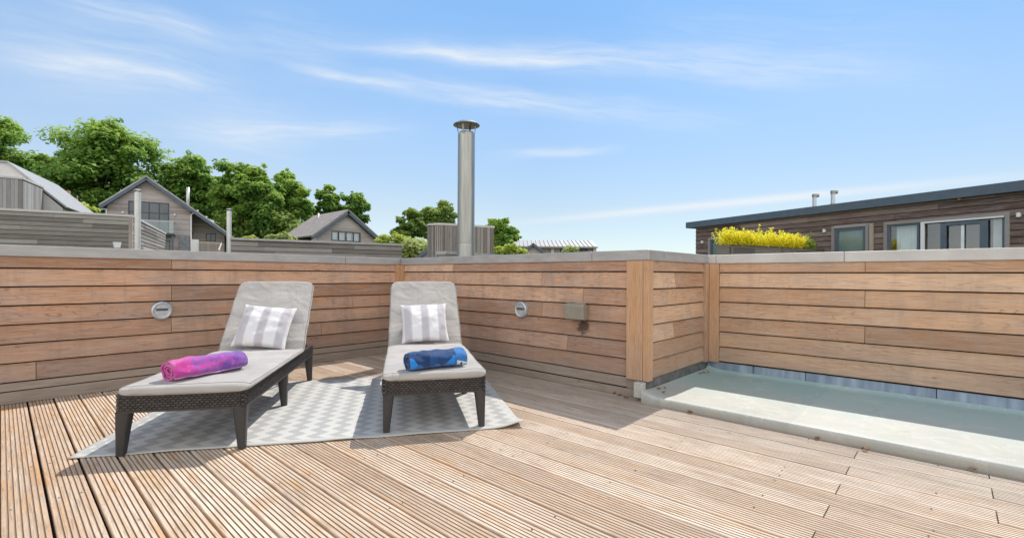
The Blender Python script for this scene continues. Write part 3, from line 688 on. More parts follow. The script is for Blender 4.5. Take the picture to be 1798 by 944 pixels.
def make_cushion(name, label, seed):
    W, T = .347, .046
    a = R(50); L1, L2 = 1.41, .785
    path = []      # (arc position, point(y,z), normal)
    def at_s(s):
        rb = .05
        if s < L1 - rb: return (s, 0.0, 0.0)
        if s < L1 + rb:
            q = (s-(L1-rb))/(2*rb); an = a*q
            y, z = L1-rb, 0; N = 8
            for i in range(N): m_ = a*q*(i+.5)/N; y += 2*rb*q/N*math.cos(m_); z += 2*rb*q/N*math.sin(m_)
            return (y, z, an)
        y, z, _ = at_s(L1+rb-1e-6); e = s-(L1+rb); return (y+e*math.cos(a), z+e*math.sin(a), a)
    Ltot = L1+L2; S = []
    for i in range(7): S.append(.0 + .055*(1-math.cos(i/6*math.pi/2)))
    S += [.055 + (L1-.16-.055)*i/26 for i in range(1, 27)]
    S += [L1-.16 + .36*i/22 for i in range(1, 23)]
    S += [L1+.20 + (L2-.20-.06)*i/16 for i in range(1, 17)]
    S += [Ltot-.06 + .06*math.sin(i/6*math.pi/2) for i in range(1, 7)]
    nr = 36; vs = []; z0 = .354
    for s in S:
        y, z, an = at_s(s)
        de = min(s, Ltot-s); r = .04 if s < L1 else .09
        shrink = r - math.sqrt(max(0, r*r-(r-min(de, r))**2)) if de < r else 0
        w = W - shrink*.9 - (.012*max(0, (s-L1)/L2))
        th = T*(1 if de > .03 else .42+.58*math.sqrt(max(0, 1-(1-de/.03)**2)))
        pinch = math.exp(-((s-L1)/.045)**2)
        th *= 1-.40*pinch
        ny, nz = -math.sin(an), math.cos(an)
        for i in range(nr):
            q = 2*math.pi*i/nr; ca, sa = math.cos(q), math.sin(q)
            px = math.copysign(abs(ca)**.32, ca)*w; h = math.copysign(abs(sa)**.55, sa)
            puff = 1 + .14*(1-(px/W)**2)
            zz = th/2 + h*th/2*puff
            nv = mnoise.noise(Vector((px*5, s*5, seed)))*.009 + mnoise.noise(Vector((px*14, s*11, seed+7)))*.003
            crease = 0
            if abs(s-L1-.05) < .22: crease = .008*math.exp(-((s-L1-.05)/.12)**2)*mnoise.noise(Vector((px*6, s*60, seed+3)))
            dd = zz + (nv+crease if h > 0 else 0)
            ex = mnoise.noise(Vector((s*9, seed, 1)))*.004*(1 if ca > 0 else -1)*abs(ca)**3
            vs.append((px+ex, -.018 + y + ny*dd, z0 + z + nz*dd))
    n = len(S)
    fs = [(j*nr+i, j*nr+(i+1) % nr, (j+1)*nr+(i+1) % nr, (j+1)*nr+i) for j in range(n-1) for i in range(nr)] + [tuple(range(nr))[::-1], tuple(range((n-1)*nr, n*nr))]
    mb = MB(); mb.shared(vs, fs)
    o = mb.build(name, M['cushion'], smooth=True); tag(o, label, 'cushion', 'lounger cushions')
    # piping round the upper edge
    pp = MB()
    for side in (1, -1):
        pts = []
        for j in range(5, n-5, 1): pts.append(Vector(vs[j*nr + (2 if side > 0 else nr//2-2)]))
        for p0, p1 in zip(pts, pts[1:]): pp.tube(p0, p1, .0035, n=6, caps=False)
    front = [Vector(vs[5*nr+i]) for i in range(2, nr//2-1)]
    for p0, p1 in zip(front, front[1:]): pp.tube(p0, p1, .0035, n=6, caps=False)
    pp.build('piping', M['piping'], o, smooth=True, local=True)
    return o

def make_pillow(label, seed):
    S_ = .215; n = 28; vs = []; top = []
    for side in (1, -1):
        for j in range(n+1):
            for i in range(n+1):
                u, v = -1+2*i/n, -1+2*j/n
                x = u*(1-.07*(1-abs(v)**2.2)*abs(u)**2) ; y = v*(1-.07*(1-abs(u)**2.2)*abs(v)**2)
                k = max(0, (1-u**2)*(1-v**2)); th = .075*k**.42
                th += (mnoise.noise(Vector((u*2.4, v*2.4, seed+side)))*.014+mnoise.noise(Vector((u*6, v*5, seed+side*3)))*.006)*min(1, k*4)
                vs.append((x*S_*1.03, y*S_*.97, side*max(th, .002)))
    N = (n+1)**2; fs = []
    for b, fl in ((0, 0), (N, 1)):
        for j in range(n):
            for i in range(n):
                q = (b+j*(n+1)+i, b+j*(n+1)+i+1, b+(j+1)*(n+1)+i+1, b+(j+1)*(n+1)+i); fs.append(q if not fl else q[::-1])
    bd = [i for i in range(n)] + [j*(n+1)+n for j in range(n)] + [n*(n+1)+n-i for i in range(n)] + [(n-j)*(n+1) for j in range(n)]
    for a_, b_ in zip(bd, bd[1:]+bd[:1]): fs.append((b_, a_, N+a_, N+b_))
    mb = MB(); mb.shared(vs, fs); o = mb.build('throw_pillow', M['stripe'], smooth=True)
    return tag(o, label, 'pillow', 'striped pillows')

def make_towel(name, mat, r, L, label, seed, turns=3.43):
    vs = []; N = 170; K = 30; th = .0075
    r0 = .010
    for side in (1, -1):
        for i in range(N+1):
            q = i/N; an = q*turns*2*math.pi + 1.0 + (0); rad = r0 + (r-r0)*q
            rad += side*th*(1-.75*max(0, (q-.985)/.015)); skew_ = .25*max(0, q-.8)
            for j in range(K+1):
                s_ = j/K; x = (s_-.5)*L*(1+.03*mnoise.noise(Vector((q*14, seed, s_ > .5))))
                edge = max(0, abs(s_-.5)*2-.82)/.18
                lump = mnoise.noise(Vector((x*7, math.cos(an)*1.3, math.sin(an)*1.3+seed)))*.015*q + mnoise.noise(Vector((x*20, math.cos(an)*2.6, math.sin(an)*2.6+seed)))*.007*q
                rr = rad*(1-.07*edge**2) + lump
                tele = mnoise.noise(Vector((q*9, seed, 0)))*.012 + (q-.5)*.012
                sag = .86
                y, z = math.cos(an)*rr*1.06, math.sin(an)*rr*sag
                zmin = -r*.80
                if z < zmin: z = zmin + (z-zmin)*.15
                vs.append((x + tele*(1 if s_ > .5 else -1)*abs(s_-.5)*2, y, z))
    B = (N+1)*(K+1); fs = []
    for b, fl in ((0, 0), (B, 1)):
        for i in range(N):
            for j in range(K):
                f = (b+i*(K+1)+j, b+i*(K+1)+j+1, b+(i+1)*(K+1)+j+1, b+(i+1)*(K+1)+j); fs.append(f if fl == 0 else f[::-1])
    for i in range(N):
        for j in (0, K): a_, b_ = i*(K+1)+j, (i+1)*(K+1)+j; fs.append((a_, b_, B+b_, B+a_) if j == 0 else (b_, a_, B+a_, B+b_))
    for j in range(K):
        for i in (0, N): a_, b_ = i*(K+1)+j, i*(K+1)+j+1; fs.append((b_, a_, B+a_, B+b_) if i == 0 else (a_, b_, B+b_, B+a_))
    mb = MB(); mb.shared(vs, fs); o = mb.build(name, mat, smooth=True, auto=R(60))
    tag(o, label, 'towel', 'rolled towels')
    # stitched hem along the loose outer edge
    hm = MB()
    pts = [Vector(vs[N*(K+1)+j]) for j in range(K+1)]
    for a_, b_ in zip(pts, pts[1:]): hm.tube(a_, b_, .0045, n=6)
    hm.build('hem', M['hem_pink'] if mat is M['towel_pink'] else M['hem_blue'], o, smooth=True, local=True)
    return o

L1 = make_lounger('dark rattan sun lounger on the left, holding the rolled pink towel')
L2 = copy_thing(L1); L2['label'] = 'dark rattan sun lounger nearer the middle, holding the rolled blue towel'
PL = [((.713, 3.277), 54.2), ((1.979, 2.522), 55.8)]
LM = []
for o, (p, a) in zip((L1, L2), PL):
    o.location = (*p, 0); o.rotation_euler = (0, 0, R(a-90)); LM.append(Matrix.Translation((*p, 0)) @ Matrix.Rotation(R(a-90), 4, 'Z'))
for mtx, lab, sd, pl, plab, px_, tilt in ((LM[0], 'beige-grey cushion with raised back under the rolled pink towel', 2, (.045, 1.31), 'striped pillow leaning tilted on the left cushion', .03, -6),
                              (LM[1], 'beige-grey cushion with raised back under the rolled blue towel', 9, (0, 1.31), 'striped pillow standing upright on the cushion with the blue towel', 0, 2)):
    c = make_cushion('lounger_cushion', lab, sd); c.matrix_world = mtx @ Matrix.Translation((px_*.8, 0, 0))
    q = make_pillow(plab, sd+20)
    a = R(55)
    loc = Matrix.Translation((pl[0]-.01, pl[1]+.205*math.cos(a)+.0, .418+.205*math.sin(a)))
    q.matrix_world = mtx @ loc @ Matrix.Rotation(a, 4, 'X') @ Matrix.Rotation(R(tilt), 4, 'Z')
tp = make_towel('rolled_towel', M['towel_pink'], .078, .445, 'rolled pink and purple tie-dye towel on the left lounger', 4)
tb = make_towel('rolled_towel', M['towel_blue'], .078, .40, 'rolled navy towel with bright blue patches on the right lounger', 14, 3.43)
def place_towel(o, a, b, z):
    a, b = Vector(a), Vector(b); d = (b-a); an = math.atan2(d.y, d.x); nrm = Vector((-math.sin(an), math.cos(an), 0))
    m_ = (a+b)/2 + nrm*.055
    o.matrix_world = Matrix.Translation((m_.x, m_.y, z)) @ Matrix.Rotation(an, 4, 'Z')
place_towel(tp, (.703, 3.395, 0), (1.133, 3.525, 0), .397+.0620)
place_towel(tb, (1.864, 2.636, 0), (2.244, 2.534, 0), .397+.0620)

# --- rug
A = Vector((.257, 3.633, 0)); B = Vector((2.454, 2.149, 0)); ux = (B-A).normalized(); uy = Vector((-ux.y, ux.x, 0))
cx = (A+B)/2 + uy*.9; hw = (B-A).length/2
NX, NY = 90, 60; vs = []
for top in (1, 0):
    for j in range(NY+1):
        for i in range(NX+1):
            u, v = -1+2*i/NX, -1+2*j/NY; x, y = u*hw, v*.9
            z = .004 + .006*(1+mnoise.noise(Vector((x*2.2, y*2.2, 1)))) 
            dB = math.hypot(x-hw, y+.9); z += .036*math.exp(-(dB/.11)**2)
            dC = math.hypot(x-.35, (y-.9)*1.0); z += .035*math.exp(-((x-.42)/.14)**2-((y-.9)/.09)**2)
            z += .010*math.exp(-((y+.9)/.03)**2)*max(0, mnoise.noise(Vector((x*3, 4, 4))))
            w_ = mnoise.noise(Vector((x*1.5, y*1.5, 9)))*.008
            vs.append((x, y+w_*abs(v)**6, z if top else z-.005))
NN = (NX+1)*(NY+1); fs = []
for b, fl in ((0, 0), (NN, 1)):
    for j in range(NY):
        for i in range(NX):
            f = (b+j*(NX+1)+i, b+j*(NX+1)+i+1, b+(j+1)*(NX+1)+i+1, b+(j+1)*(NX+1)+i); fs.append(f if not fl else f[::-1])
bd = [i for i in range(NX)] + [j*(NX+1)+NX for j in range(NY)] + [NY*(NX+1)+NX-i for i in range(NX)] + [(NY-j)*(NX+1) for j in range(NY)]
for a_, b_ in zip(bd, bd[1:]+bd[:1]): fs.append((b_, a_, NN+a_, NN+b_))
mb = MB(); mb.shared(vs, fs); rug = mb.build('outdoor_rug', M['rug'], smooth=True)
rug.matrix_world = Matrix.Translation(cx) @ Matrix.Rotation(math.atan2(ux.y, ux.x), 4, 'Z')
tag(rug, 'cream and grey zigzag outdoor rug under both loungers', 'rug')

# ================================================================== BEYOND THE PARAPET
def hill(x, y):
    q = x*math.cos(A_D) + y*math.sin(A_D); p = x*math.cos(A_S) + y*math.sin(A_S)
    sm = lambda t_: (lambda k: k*k*(3-2*k))(max(0, min(1, t_)))
    far = math.hypot(x, y)
    return -3.2 + sm((q-30)/42)*9.0*(1-sm((p-12)/34)) - sm((far-130)/400)*6
vs = []; rad = [0, 8, 14, 20, 26, 32, 38, 45, 52, 60, 70, 82, 100, 130, 200, 400, 900, 2500, 6000]; NA = 72
for r_ in rad:
    for i in range(NA): a = 2*math.pi*i/NA; x, y = r_*math.cos(a), r_*math.sin(a); vs.append((x, y, hill(x, y) + mnoise.noise(Vector((x*.1, y*.1, 0)))*.4*(r_ > 20)))
mb = MB(); mb.shared(vs, [(k*NA+i, (k+1)*NA+i, (k+1)*NA+(i+1) % NA, k*NA+(i+1) % NA) for k in range(len(rad)-1) for i in range(NA)])
struct(mb.build('ground', M['ground'], smooth=True))
mb = MB(); mb.cbox(XM+.31, 9.2, YT+.4, 9.8, -.75, -.45); mb.cbox(-2.7, XM+.305, YL+.31, 10.6, -.75, -.45)
struct(mb.build('lower_roof', M['flat_dark']))

# --- flues
def flue(P, r, z0, z1, label, capr, seam, mat, struts=4):
    t = thing('flue_pipe', label, 'flue', (P[0], P[1], z0))
    P = Vector((P[0], P[1], 0)); mb = MB()
    mb.lathe(P, [(r*.2, z1-.02), (r*.93, z1-.02), (r*.96, z1), (r, z1-.004), (r, seam+.012), (r*1.05, seam+.01), (r*1.05, seam-.012), (r*1.01, seam-.014), (r*1.04, seam-.05), (r*1.04, z0), (0.001, z0)], n=40)
    mb.build('pipe', mat, t, smooth=True, auto=R(35))
    h = capr*.7
    mb = MB(); mb.lathe(P, [(.001, z1+h*1.55), (capr*.35, z1+h*1.48), (capr*.7, z1+h*1.32), (capr, z1+h*1.08), (capr*1.01, z1+h*1.02), (capr*.97, z1+h*1.03), (.001, z1+h*1.36)], n=40)
    mb.build('cowl', M['capsteel'] if r > .1 else mat, t, smooth=True, auto=R(40))
    mb = MB(); mb.lathe(P, [(r*.8, z1-.015), (r*.82, z1+.035), (r*.86, z1+.035), (r*.86, z1-.01)], n=32); mb.build('inner_rim', M['steel_pale'], t, smooth=True)
    for i in range(struts):
        a = 2*math.pi*(i+.3)/struts; d = Vector((math.cos(a), math.sin(a), 0)); s_ = Vector((-d.y, d.x, 0))
        mb = MB(); p0 = P+d*r*.95+UP*(z1-.03); p1 = P+d*r*1.2+UP*(z1+h*1.16)
        mb.prism([(-.10*r, -.02*r), (.10*r, -.02*r), (.10*r, .02*r), (-.10*r, .02*r)], p0, (p1-p0).normalized(), s_, d, (p1-p0).length); mb.build('strut', M['capsteel'], t)
    return t
P = at(818, 445, 6.6)
flue((P.x, P.y), .119, -.45, at(818, 237, 6.6).z, 'tall stainless steel flue pipe with a conical cowl above the corner of the terrace', .183, at(818, 426, 6.6).z, M['steel'])
P = at(241.5, 400, 17); flue((P.x, P.y), .098, hill(P.x, P.y), at(241, 338, 17).z, 'slim steel flue in front of the grey neighbouring terrace wall', .12, 1.9, M['steel_pale'])
P = at(402, 420, 21); flue((P.x, P.y), .098, hill(P.x, P.y), at(402, 371, 21).z, 'slim steel flue at the left end of the long grey fence wall', .12, 1.6, M['steel_pale'])

# --- small white terminal behind the left coping
P = at(205.5, 441, 8.5); t = thing('roof_vent', 'small white flared vent terminal peeping over the left coping', 'vent', (P.x, P.y, -.45))
z1, z2, z3 = at(205, 436, 8.5).z, at(205, 434, 8.5).z, at(205, 425, 8.5).z
mb = MB(); mb.tube((P.x, P.y, -.45), (P.x, P.y, z1), .03); mb.build('stem', M['white'], t, smooth=True)
mb = MB(); mb.lathe((P.x, P.y, 0), [(.001, z2-.01), (.055, z2-.01), (.075, z3-.015), (.08, z3), (.001, z3)], n=4); mb.build('head', M['white'], t)

# --- neighbouring terrace (horizontal grey boards) at left
def solid_poly(mb, pts, z0, z1, tone=.5):
    n = len(pts)
    for i in range(n):
        a, b = pts[i], pts[(i+1) % n]; mb.face([(a.x, a.y, z0), (b.x, b.y, z0), (b.x, b.y, z1), (a.x, a.y, z1)])
    mb.face([(p.x, p.y, z1) for p in pts]); mb.face([(p.x, p.y, z0) for p in pts][::-1])
eS, eD = v2(A_S), v2(A_D)
C = onp(230, 378, at(230, 378, 17), A_S); zN = 3.12; t = thing('terrace_wall', 'grey timber-boarded terrace wall of the neighbour on the left', 'wall', (C.x, C.y, -1.5))
Lf, Ls = 9.0, (onp(290, 402, C, A_D)-C).length
mb = MB(); zb_ = -1.5
lap(mb, C, -eS, -eD, lambda z: (0, Lf), rows_of(zb_, zN-.06, .152), .03, .012, .012, seg=3.2)
lap(mb, C, eD, eS, lambda z: (0.0, Ls), rows_of(zb_, zN-.06, .152), .03, .012, .012, seg=3.2)
mb.build('cladding', M['greyclad'], t)
mb = MB(); solid_poly(mb, [C-eS*.005+eD*.005, C-eS*.005+eD*Ls, C-eS*.3+eD*Ls, C-eS*.3+eD*.3, C-eS*Lf+eD*.3, C-eS*Lf+eD*.005], zb_, zN-.065); mb.build('backing', M['gap'], t)
mb = MB(); solid_poly(mb, [C+eS*.05-eD*.05, C+eS*.05+eD*Ls, C-eS*.34+eD*Ls, C-eS*.34+eD*.34, C-eS*Lf+eD*.34, C-eS*Lf-eD*.05], zN-.055, zN+.02); mb.build('coping', M['coping_pale'], t)
mb = MB()
for o_ in ((.0, -.04), (.04, .0)): 
    pass
C0 = Vector((C.x, C.y, zb_)); mb.box(C0 - eD*.045 - eS*.06, UP, eS, eD, zN-.06-zb_, .10, .03); mb.box(C0 + eS*.032, UP, eD, eS, zN-.06-zb_, .09, .012); mb.build('corner_post', M['houseclad'], t)

# --- long low grey wall behind the far corner
P = at(705, 429, 16); zW = P.z; Lw = (onp(409, 419, P, A_S)-P).length + .05; t = thing('terrace_wall', 'long low grey boarded wall in front of the gabled house', 'wall', (P.x, P.y, -1.5))
mb = MB(); lap(mb, P, -eS, -eD, lambda z: (0, Lw), rows_of(-1.48, zW-.05, .133), .028, .010, .010, seg=2.4)
lap(mb, P, eD, eS, lambda z: (0, 3.5), rows_of(-1.48, zW-.05, .133), .028, .010, .010)
mb.build('cladding', M['greyclad'], t)
mb = MB(); solid_poly(mb, [P-eS*.004+eD*.004, P-eS*.004+eD*3.5, P-eS*.25+eD*3.5, P-eS*.25+eD*.25, P-eS*Lw+eD*.25, P-eS*Lw+eD*.004], -1.5, zW-.055); mb.build('backing', M['gap'], t)
mb = MB(); solid_poly(mb, [P+eS*.05-eD*.05, P+eS*.05+eD*3.5, P-eS*.3+eD*3.5, P-eS*.3+eD*.3, P-eS*(Lw+.02)+eD*.3, P-eS*(Lw+.02)-eD*.05], zW-.045, zW+.015); mb.build('coping', M['coping'], t)

# ------------------------------------------------------------------ windows on a face
def face_fn(O, e, n):
    O = Vector((O[0], O[1], 0))
    return lambda a, z, d=0: O + e*a + n*d + UP*z
def window(parent, F, e, n, a0, a1, z0, z1, fw, mul=(), trans=(), fmat='slate_dark', pmat='pane', rec=.06, name='window', surround=None, room=None, curtains=()):
    mb = MB()
    def bar(x0, x1, y0, y1, d0=-.05, d1=.02): mb.box(F(x0, y0, d0), e, n, UP, x1-x0, d1-d0, y1-y0)
    bar(a0, a0+fw, z0, z1); bar(a1-fw, a1, z0, z1); bar(a0+fw, a1-fw, z1-fw, z1); bar(a0+fw, a1-fw, z0, z0+fw)
    for m_ in mul: bar(m_-fw*.45, m_+fw*.45, z0+fw, z1-fw, -.04, .012)
    xs = [a0+fw] + [q for m_ in sorted(mul) for q in (m_-fw*.45, m_+fw*.45)] + [a1-fw]
    for t_ in trans:
        for x0, x1 in zip(xs[::2], xs[1::2]): bar(x0, x1, t_-fw*.4, t_+fw*.4, -.04, .01)
    w_ = mb.build(name, M[fmat], parent)
    zs = [z0+fw] + [q for t_ in sorted(trans) for q in (t_-fw*.4, t_+fw*.4)] + [z1-fw]
    for x0, x1 in zip(xs[::2], xs[1::2]):
        for y0, y1 in zip(zs[::2], zs[1::2]):
            mb = MB(); mb.face([F(x0, y0, -.02), F(x1, y0, -.02), F(x1, y1, -.02), F(x0, y1, -.02)]); mb.build('pane', M[pmat], w_)
    if room:
        mb = MB(); d = -room[1]; q = [(a0-.3, z0-.3), (a1+.3, z0-.3), (a1+.3, z1+.1), (a0-.3, z1+.1)]
        mb.face([F(x, z, d) for x, z in q])
        for i in range(4): (x, z), (x2, z2) = q[i], q[(i+1) % 4]; mb.face([F(x, z, d), F(x2, z2, d), F(x2, z2, -.06), F(x, z, -.06)])
        mb.build('interior', M[room[0]], w_)
    for c0, c1 in curtains:
        mb = MB(); N = 40; vs = []
        for i in range(N+1):
            a = c0+(c1-c0)*i/N; d = -.16 + .025*math.sin(i*1.25) + .012*math.sin(i*2.9+1)
            vs += [F(a, z0, d), F(a, z1-fw*.5, d)]
        mb.shared(vs, [(2*i, 2*i+2, 2*i+3, 2*i+1) for i in range(N)]); mb.build('curtain', M['curtain'], w_, smooth=True)
    if surround:
        mb = MB(); s_ = surround
        mb.box(F(a0-s_, z0, -.02), UP, e, n, z1-z0+s_, s_, .075); mb.box(F(a1, z0, -.02), UP, e, n, z1-z0+s_, s_, .075); mb.box(F(a0, z1, -.02), e, n, UP, a1-a0, .075, s_)
        mb.build('surround', M['frame_timber'], w_)
    return w_
def slab(mb, P, Q, depthv, th, nrm):
    """roof slab: edge P->Q, swept along depthv, thickness th downwards along nrm"""
    L = (Q-P); mb.prism([(0, 0), (depthv.length, 0), (depthv.length, -th), (0, -th)], P, L.normalized(), depthv.normalized(), nrm, L.length, .5)

# --- main house on the left: gable with long slope
P0 = at(334, 430, 38)
def fa(u, v): q = onp(u, v, P0, A_S); return (q-Vector((P0.x, P0.y, 0))).dot(eS), q.z
n_ = -eD; O = P0; F = face_fn(O, eS, n_)
g0 = hill(P0.x, P0.y) - 1
t = thing('gabled_house', 'grey timber house with a tall gable, big dark window and glass balcony', 'house', (P0.x, P0.y, g0))
aL, zeL = fa(188, 360); aAp, zAp = fa(258, 309); aLo, zLo = fa(175, 360); aRo, zRo = fa(411, 416)
aW1 = fa(395, 420)[0]
sl = (zAp-zLo)/(aAp-aLo); sr = (zAp-zRo)/(aRo-aAp); rt = .34
def limA(z):
    zz = z + rt + .02
    return (max(aL, aAp - (zAp-zz)/sl), min(0.0, aAp + (zAp-zz)/sr))
wa0, wz1 = fa(225.3, 352); wa1 = fa(297.5, 356)[0]; wz0 = fa(298, 411)[1]
ud0, ud1, udz = fa(289.5, 430)[0], fa(299, 430)[0], fa(295, 422)[1]
holes = [(wa0, wa1, wz0, wz1), (ud0, ud1, g0+.9, udz)]
mb = MB(); lap(mb, O, eS, n_, limA, rows_of(g0, zAp-rt-.1, .16), .035, .02, .012, holes=holes)
Dp = 9.0
# right side wall, rear volume and set-back wing
ZR0 = aAp and (zAp - (0-aAp)*sr - rt)
mb2 = MB()
mb2.box(F(0, g0, -.002), UP, -n_*1.0, -eS, ZR0-g0, 1.7, .02)
for k in range(int((ZR0-g0)/.16)): mb2.box(F(0, g0+k*.16+.012, -.01), -n_, eS, UP, 1.65, .03, .145)
aw, zw_ = fa(361.7, 410)[0], fa(361.7, 410)[1]; sb = 1.7
Fw = lambda a, z, d=0: F(a, z, d - sb)
def shift(u, v):
    q = onp(u, v, P0 + eD*sb, A_S); return (q-Vector((P0.x, P0.y, 0))).dot(eS), q.z
ww0, ww1 = shift(361.5, 409.5); ww2, ww3 = shift(378.8, 424.5); aWe = shift(394, 420)[0]
def limW(z): zz = z+rt+.02; return (-.02, min(aWe, aAp + (zAp-zz)/sr))
lap(mb, O + eD*sb, eS, n_, limW, rows_of(g0, ZR0, .16), .035, .02, .012, holes=[(ww0, ww2, ww3, ww1)])
mb.v += mb2.v and []; 
b = len(mb.v); mb.v += mb2.v; mb.f += [tuple(i+b for i in f) for f in mb2.f]; mb.uv += mb2.uv; mb.tone += mb2.tone
mb.build('wall', M['houseclad'], t)
mb = MB()   # solid body behind the boards
def body(parts):
    for pts, d0, d1 in parts:
        a_ = [F(a, z, d0) for a, z in pts]; b_ = [F(a, z, d1) for a, z in pts]; n = len(pts)
        mb.face(a_); mb.face(b_[::-1])
        for i in range(n): mb.face([a_[i], a_[(i+1) % n], b_[(i+1) % n], b_[i]])
body([([(aL, g0), (0, g0), (0, ZR0-.03), (aAp, zAp-rt-.03), (aL, zLo+(aL-aLo)*sl-rt-.03)], -.03, -Dp), ([(.01, g0), (aWe, g0), (aWe, zAp-(aWe-aAp)*sr-rt-.03), (.01, ZR0-.04)], -sb-.03, -Dp)])
mb.build('core', M['gap'], t)
mb = MB(); nr_ = Vector(eS*sr + UP).normalized(); nl_ = Vector(-eS*sl + UP).normalized()
slab(mb, F(aAp, zAp, .45), F(aRo, zRo, .45), eD*(Dp+.45), .10, nr_); slab(mb, F(aLo, zLo, .45), F(aAp-.001, zAp-.002, .45), eD*(Dp+.45), .10, nl_)
rf = mb.build('roof', M['roofing'], t)
mb = MB()
slab(mb, F(aAp, zAp-.115, .44), F(aRo, zRo-.115, .44), eD*.14, .22, nr_); slab(mb, F(aLo, zLo-.115, .44), F(aAp-.001, zAp-.117, .44), eD*.14, .22, nl_)
mb.build('bargeboard', M['slate'], rf)
pf = onp(330, 350, P0 + eD*3.0, A_S); fz = (pf-Vector((P0.x, P0.y, 0))).dot(eS)
mb = MB(); mb.tube(F(fz, zAp-(fz-aAp)*sr-.2, -3.0), F(fz, onp(330, 329, P0+eD*3, A_S).z, -3.0), .12); mb.build('roof_flue', M['steel_pale'], rf, smooth=True)
window(t, F, eS, n_, wa0, wa1, wz0, wz1, .07, mul=[fa(244, 370)[0], fa(261.7, 370)[0], fa(279.5, 370)[0]], trans=[fa(280, 374.5)[1]])
window(t, Fw, eS, n_, ww0, ww2, ww3, ww1, .06, mul=[(ww0+ww2)/2])
window(t, F, eS, n_, ud0, ud1, g0+.9, udz, .06)
# balcony
bz = fa(298, 411)[1]; bw0, bw1 = fa(262, 400)[0]-.6, fa(308, 400)[0]; bd_ = 1.15
mb = MB(); mb.box(F(bw0, bz-.16, .04), eS, n_, UP, bw1-bw0, bd_, .15); mb.build('balcony', M['slate_dark'], t)
bal = t.children[-1]
bt = bz + .92
for nm, mt, items in (('balustrade', 'glass_bal', ((F(bw0, bz, bd_), eS, bw1-bw0), (F(bw1-.02, bz, .06), n_, bd_-.06))),):
    for p_, d_, l_ in items:
        mb = MB(); mb.face([p_, p_+d_*l_, p_+d_*l_+UP*.9, p_+UP*.9]); mb.build('glass_panel', M[mt], bal)
mb = MB(); mb.box(F(bw0, bt-.03, bd_-.02), eS, n_, UP, bw1-bw0, .05, .05); mb.box(F(bw1-.045, bt-.03, .06), n_, eS, UP, bd_-.08, .05, .05)
mb.build('handrail', M['zinc'], bal)
mb = MB(); mb.box(F(bw1-.12, g0, bd_-.14), UP, eS, n_, bz-.16-g0, .1, .1); mb.build('post', M['slate'], bal)
mb = MB(); mb.box(F(fa(315, 430)[0], g0, .04), UP, eS, n_, fa(320, 414)[1]-g0, fa(333, 430)[0]-fa(315, 430)[0], .12); mb.build('stone_base', M['stone'], t)
mb = MB(); mb.tube(F(.06, g0, .10), F(.06, fa(334, 377)[1], .10), .05); mb.tube(F(.06, fa(334, 377)[1], .10), F(.55, fa(345, 371)[1]+.05, .35), .05); mb.build('downpipe', M['white'], t, smooth=True)
p_l = fa(188, 366); mb = MB(); mb.tube(F(aL-.02, p_l[1]-.9, .08), F(aL-.02, p_l[1]-.05, .08), .045); mb.tube(F(aL-.02, p_l[1]-.05, .08), F(aLo+.1, zLo-.35, .25), .045); mb.build('downpipe', M['white'], t, smooth=True)
for u, v in ((216, 373), (307, 377)):
    a_, z_ = fa(u, v); mb = MB(); mb.lathe(F(a_, z_, .03), [(.001, .12), (.07, .12), (.08, .0)], n_, 12); mb.build('lamp', M['white'], t)
mb = MB()
for k in range(9):
    a_, z_ = shift(338, 384); mb.box(F(.04, fa(340, 420)[1]+k*.17, -.3), -n_, eS, UP, 1.2, .05, .10)
mb.build('shutter', M['houseclad'], t)
# white low wall and picket railing in front of the wing
q0 = onp(336, 420, P0 - eD*.3, A_S); q1 = onp(349, 424, P0 - eD*.3, A_S)
mb = MB(); mb.box(Vector((q0.x, q0.y, g0)), UP, eS, eD, q0.z-g0, (q1-q0).dot(eS), .3); mb.build('low_wall', M['white'], t)
q0 = onp(350, 424, P0 - eD*.6, A_S); q1 = onp(387, 424, P0 - eD*.6, A_S); L = (q1-q0).dot(eS); t2 = thing('picket_railing', 'pale timber picket railing in front of the tall gabled house', 'railing', (q0.x, q0.y, g0))
mb = MB(); k = 0
while k*.14 < L: mb.box(Vector((q0.x, q0.y, g0)) + eS*k*.14, UP, eS, eD, q0.z-.08-g0, .06, .03); k += 1
mb.build('pickets', M['picket'], t2)
mb = MB(); mb.box(Vector((q0.x, q0.y, q0.z-.08)), eS, eD, UP, L, .06, .08); mb.build('rail', M['picket'], t2)
mb = MB(); e0, e1 = onp(388, 428, P0 - eD*.62, A_S), onp(383, 441, P0 - eD*2.2, A_S); mb.box(e1, (e0-e1).normalized(), eS, UP, (e0-e1).length, .08, .12); mb.build('stair_rail', M['picket'], t2)

# --- second gabled house (front along X)
P0b = at(608, 368, 32); nB = -EY; FB = face_fn((P0b.x, P0b.y), EX, nB)
def fb(u, v): q = onp(u, v, P0b, 0); return q.x - P0b.x, q.z
gB = hill(P0b.x, P0b.y) - 1.5
t = thing('gabled_house', 'smaller grey timber house with a gable and a four-pane curtained window', 'house', (P0b.x, P0b.y, gB))
bl, br = fb(553, 425)[0], fb(658, 430)[0]; zA = P0b.z; (lo, zl), (ro, zr) = fb(543, 413.5), fb(668, 422)
sL, sR = zA/1*0 + (zA-zl)/(-lo), (zA-zr)/ro; rt2 = .28
def limB(z): zz = z+rt2+.02; return (max(bl, -(zA-zz)/sL), min(br, (zA-zz)/sR))
w0, wz_ = fb(581.5, 404.5); w1 = fb(633, 408)[0]; wz2 = fb(633, 425.5)[1]
mb = MB(); lap(mb, (P0b.x, P0b.y), EX, nB, limB, rows_of(gB, zA-rt2-.08, .15), .035, .02, .012, holes=[(w0, w1, wz2, wz_)])
mb.build('wall', M['houseclad'], t)
mb = MB(); F = FB
def zroof(a): return zA + (a*sL if a < 0 else -a*sR) - rt2 - .03
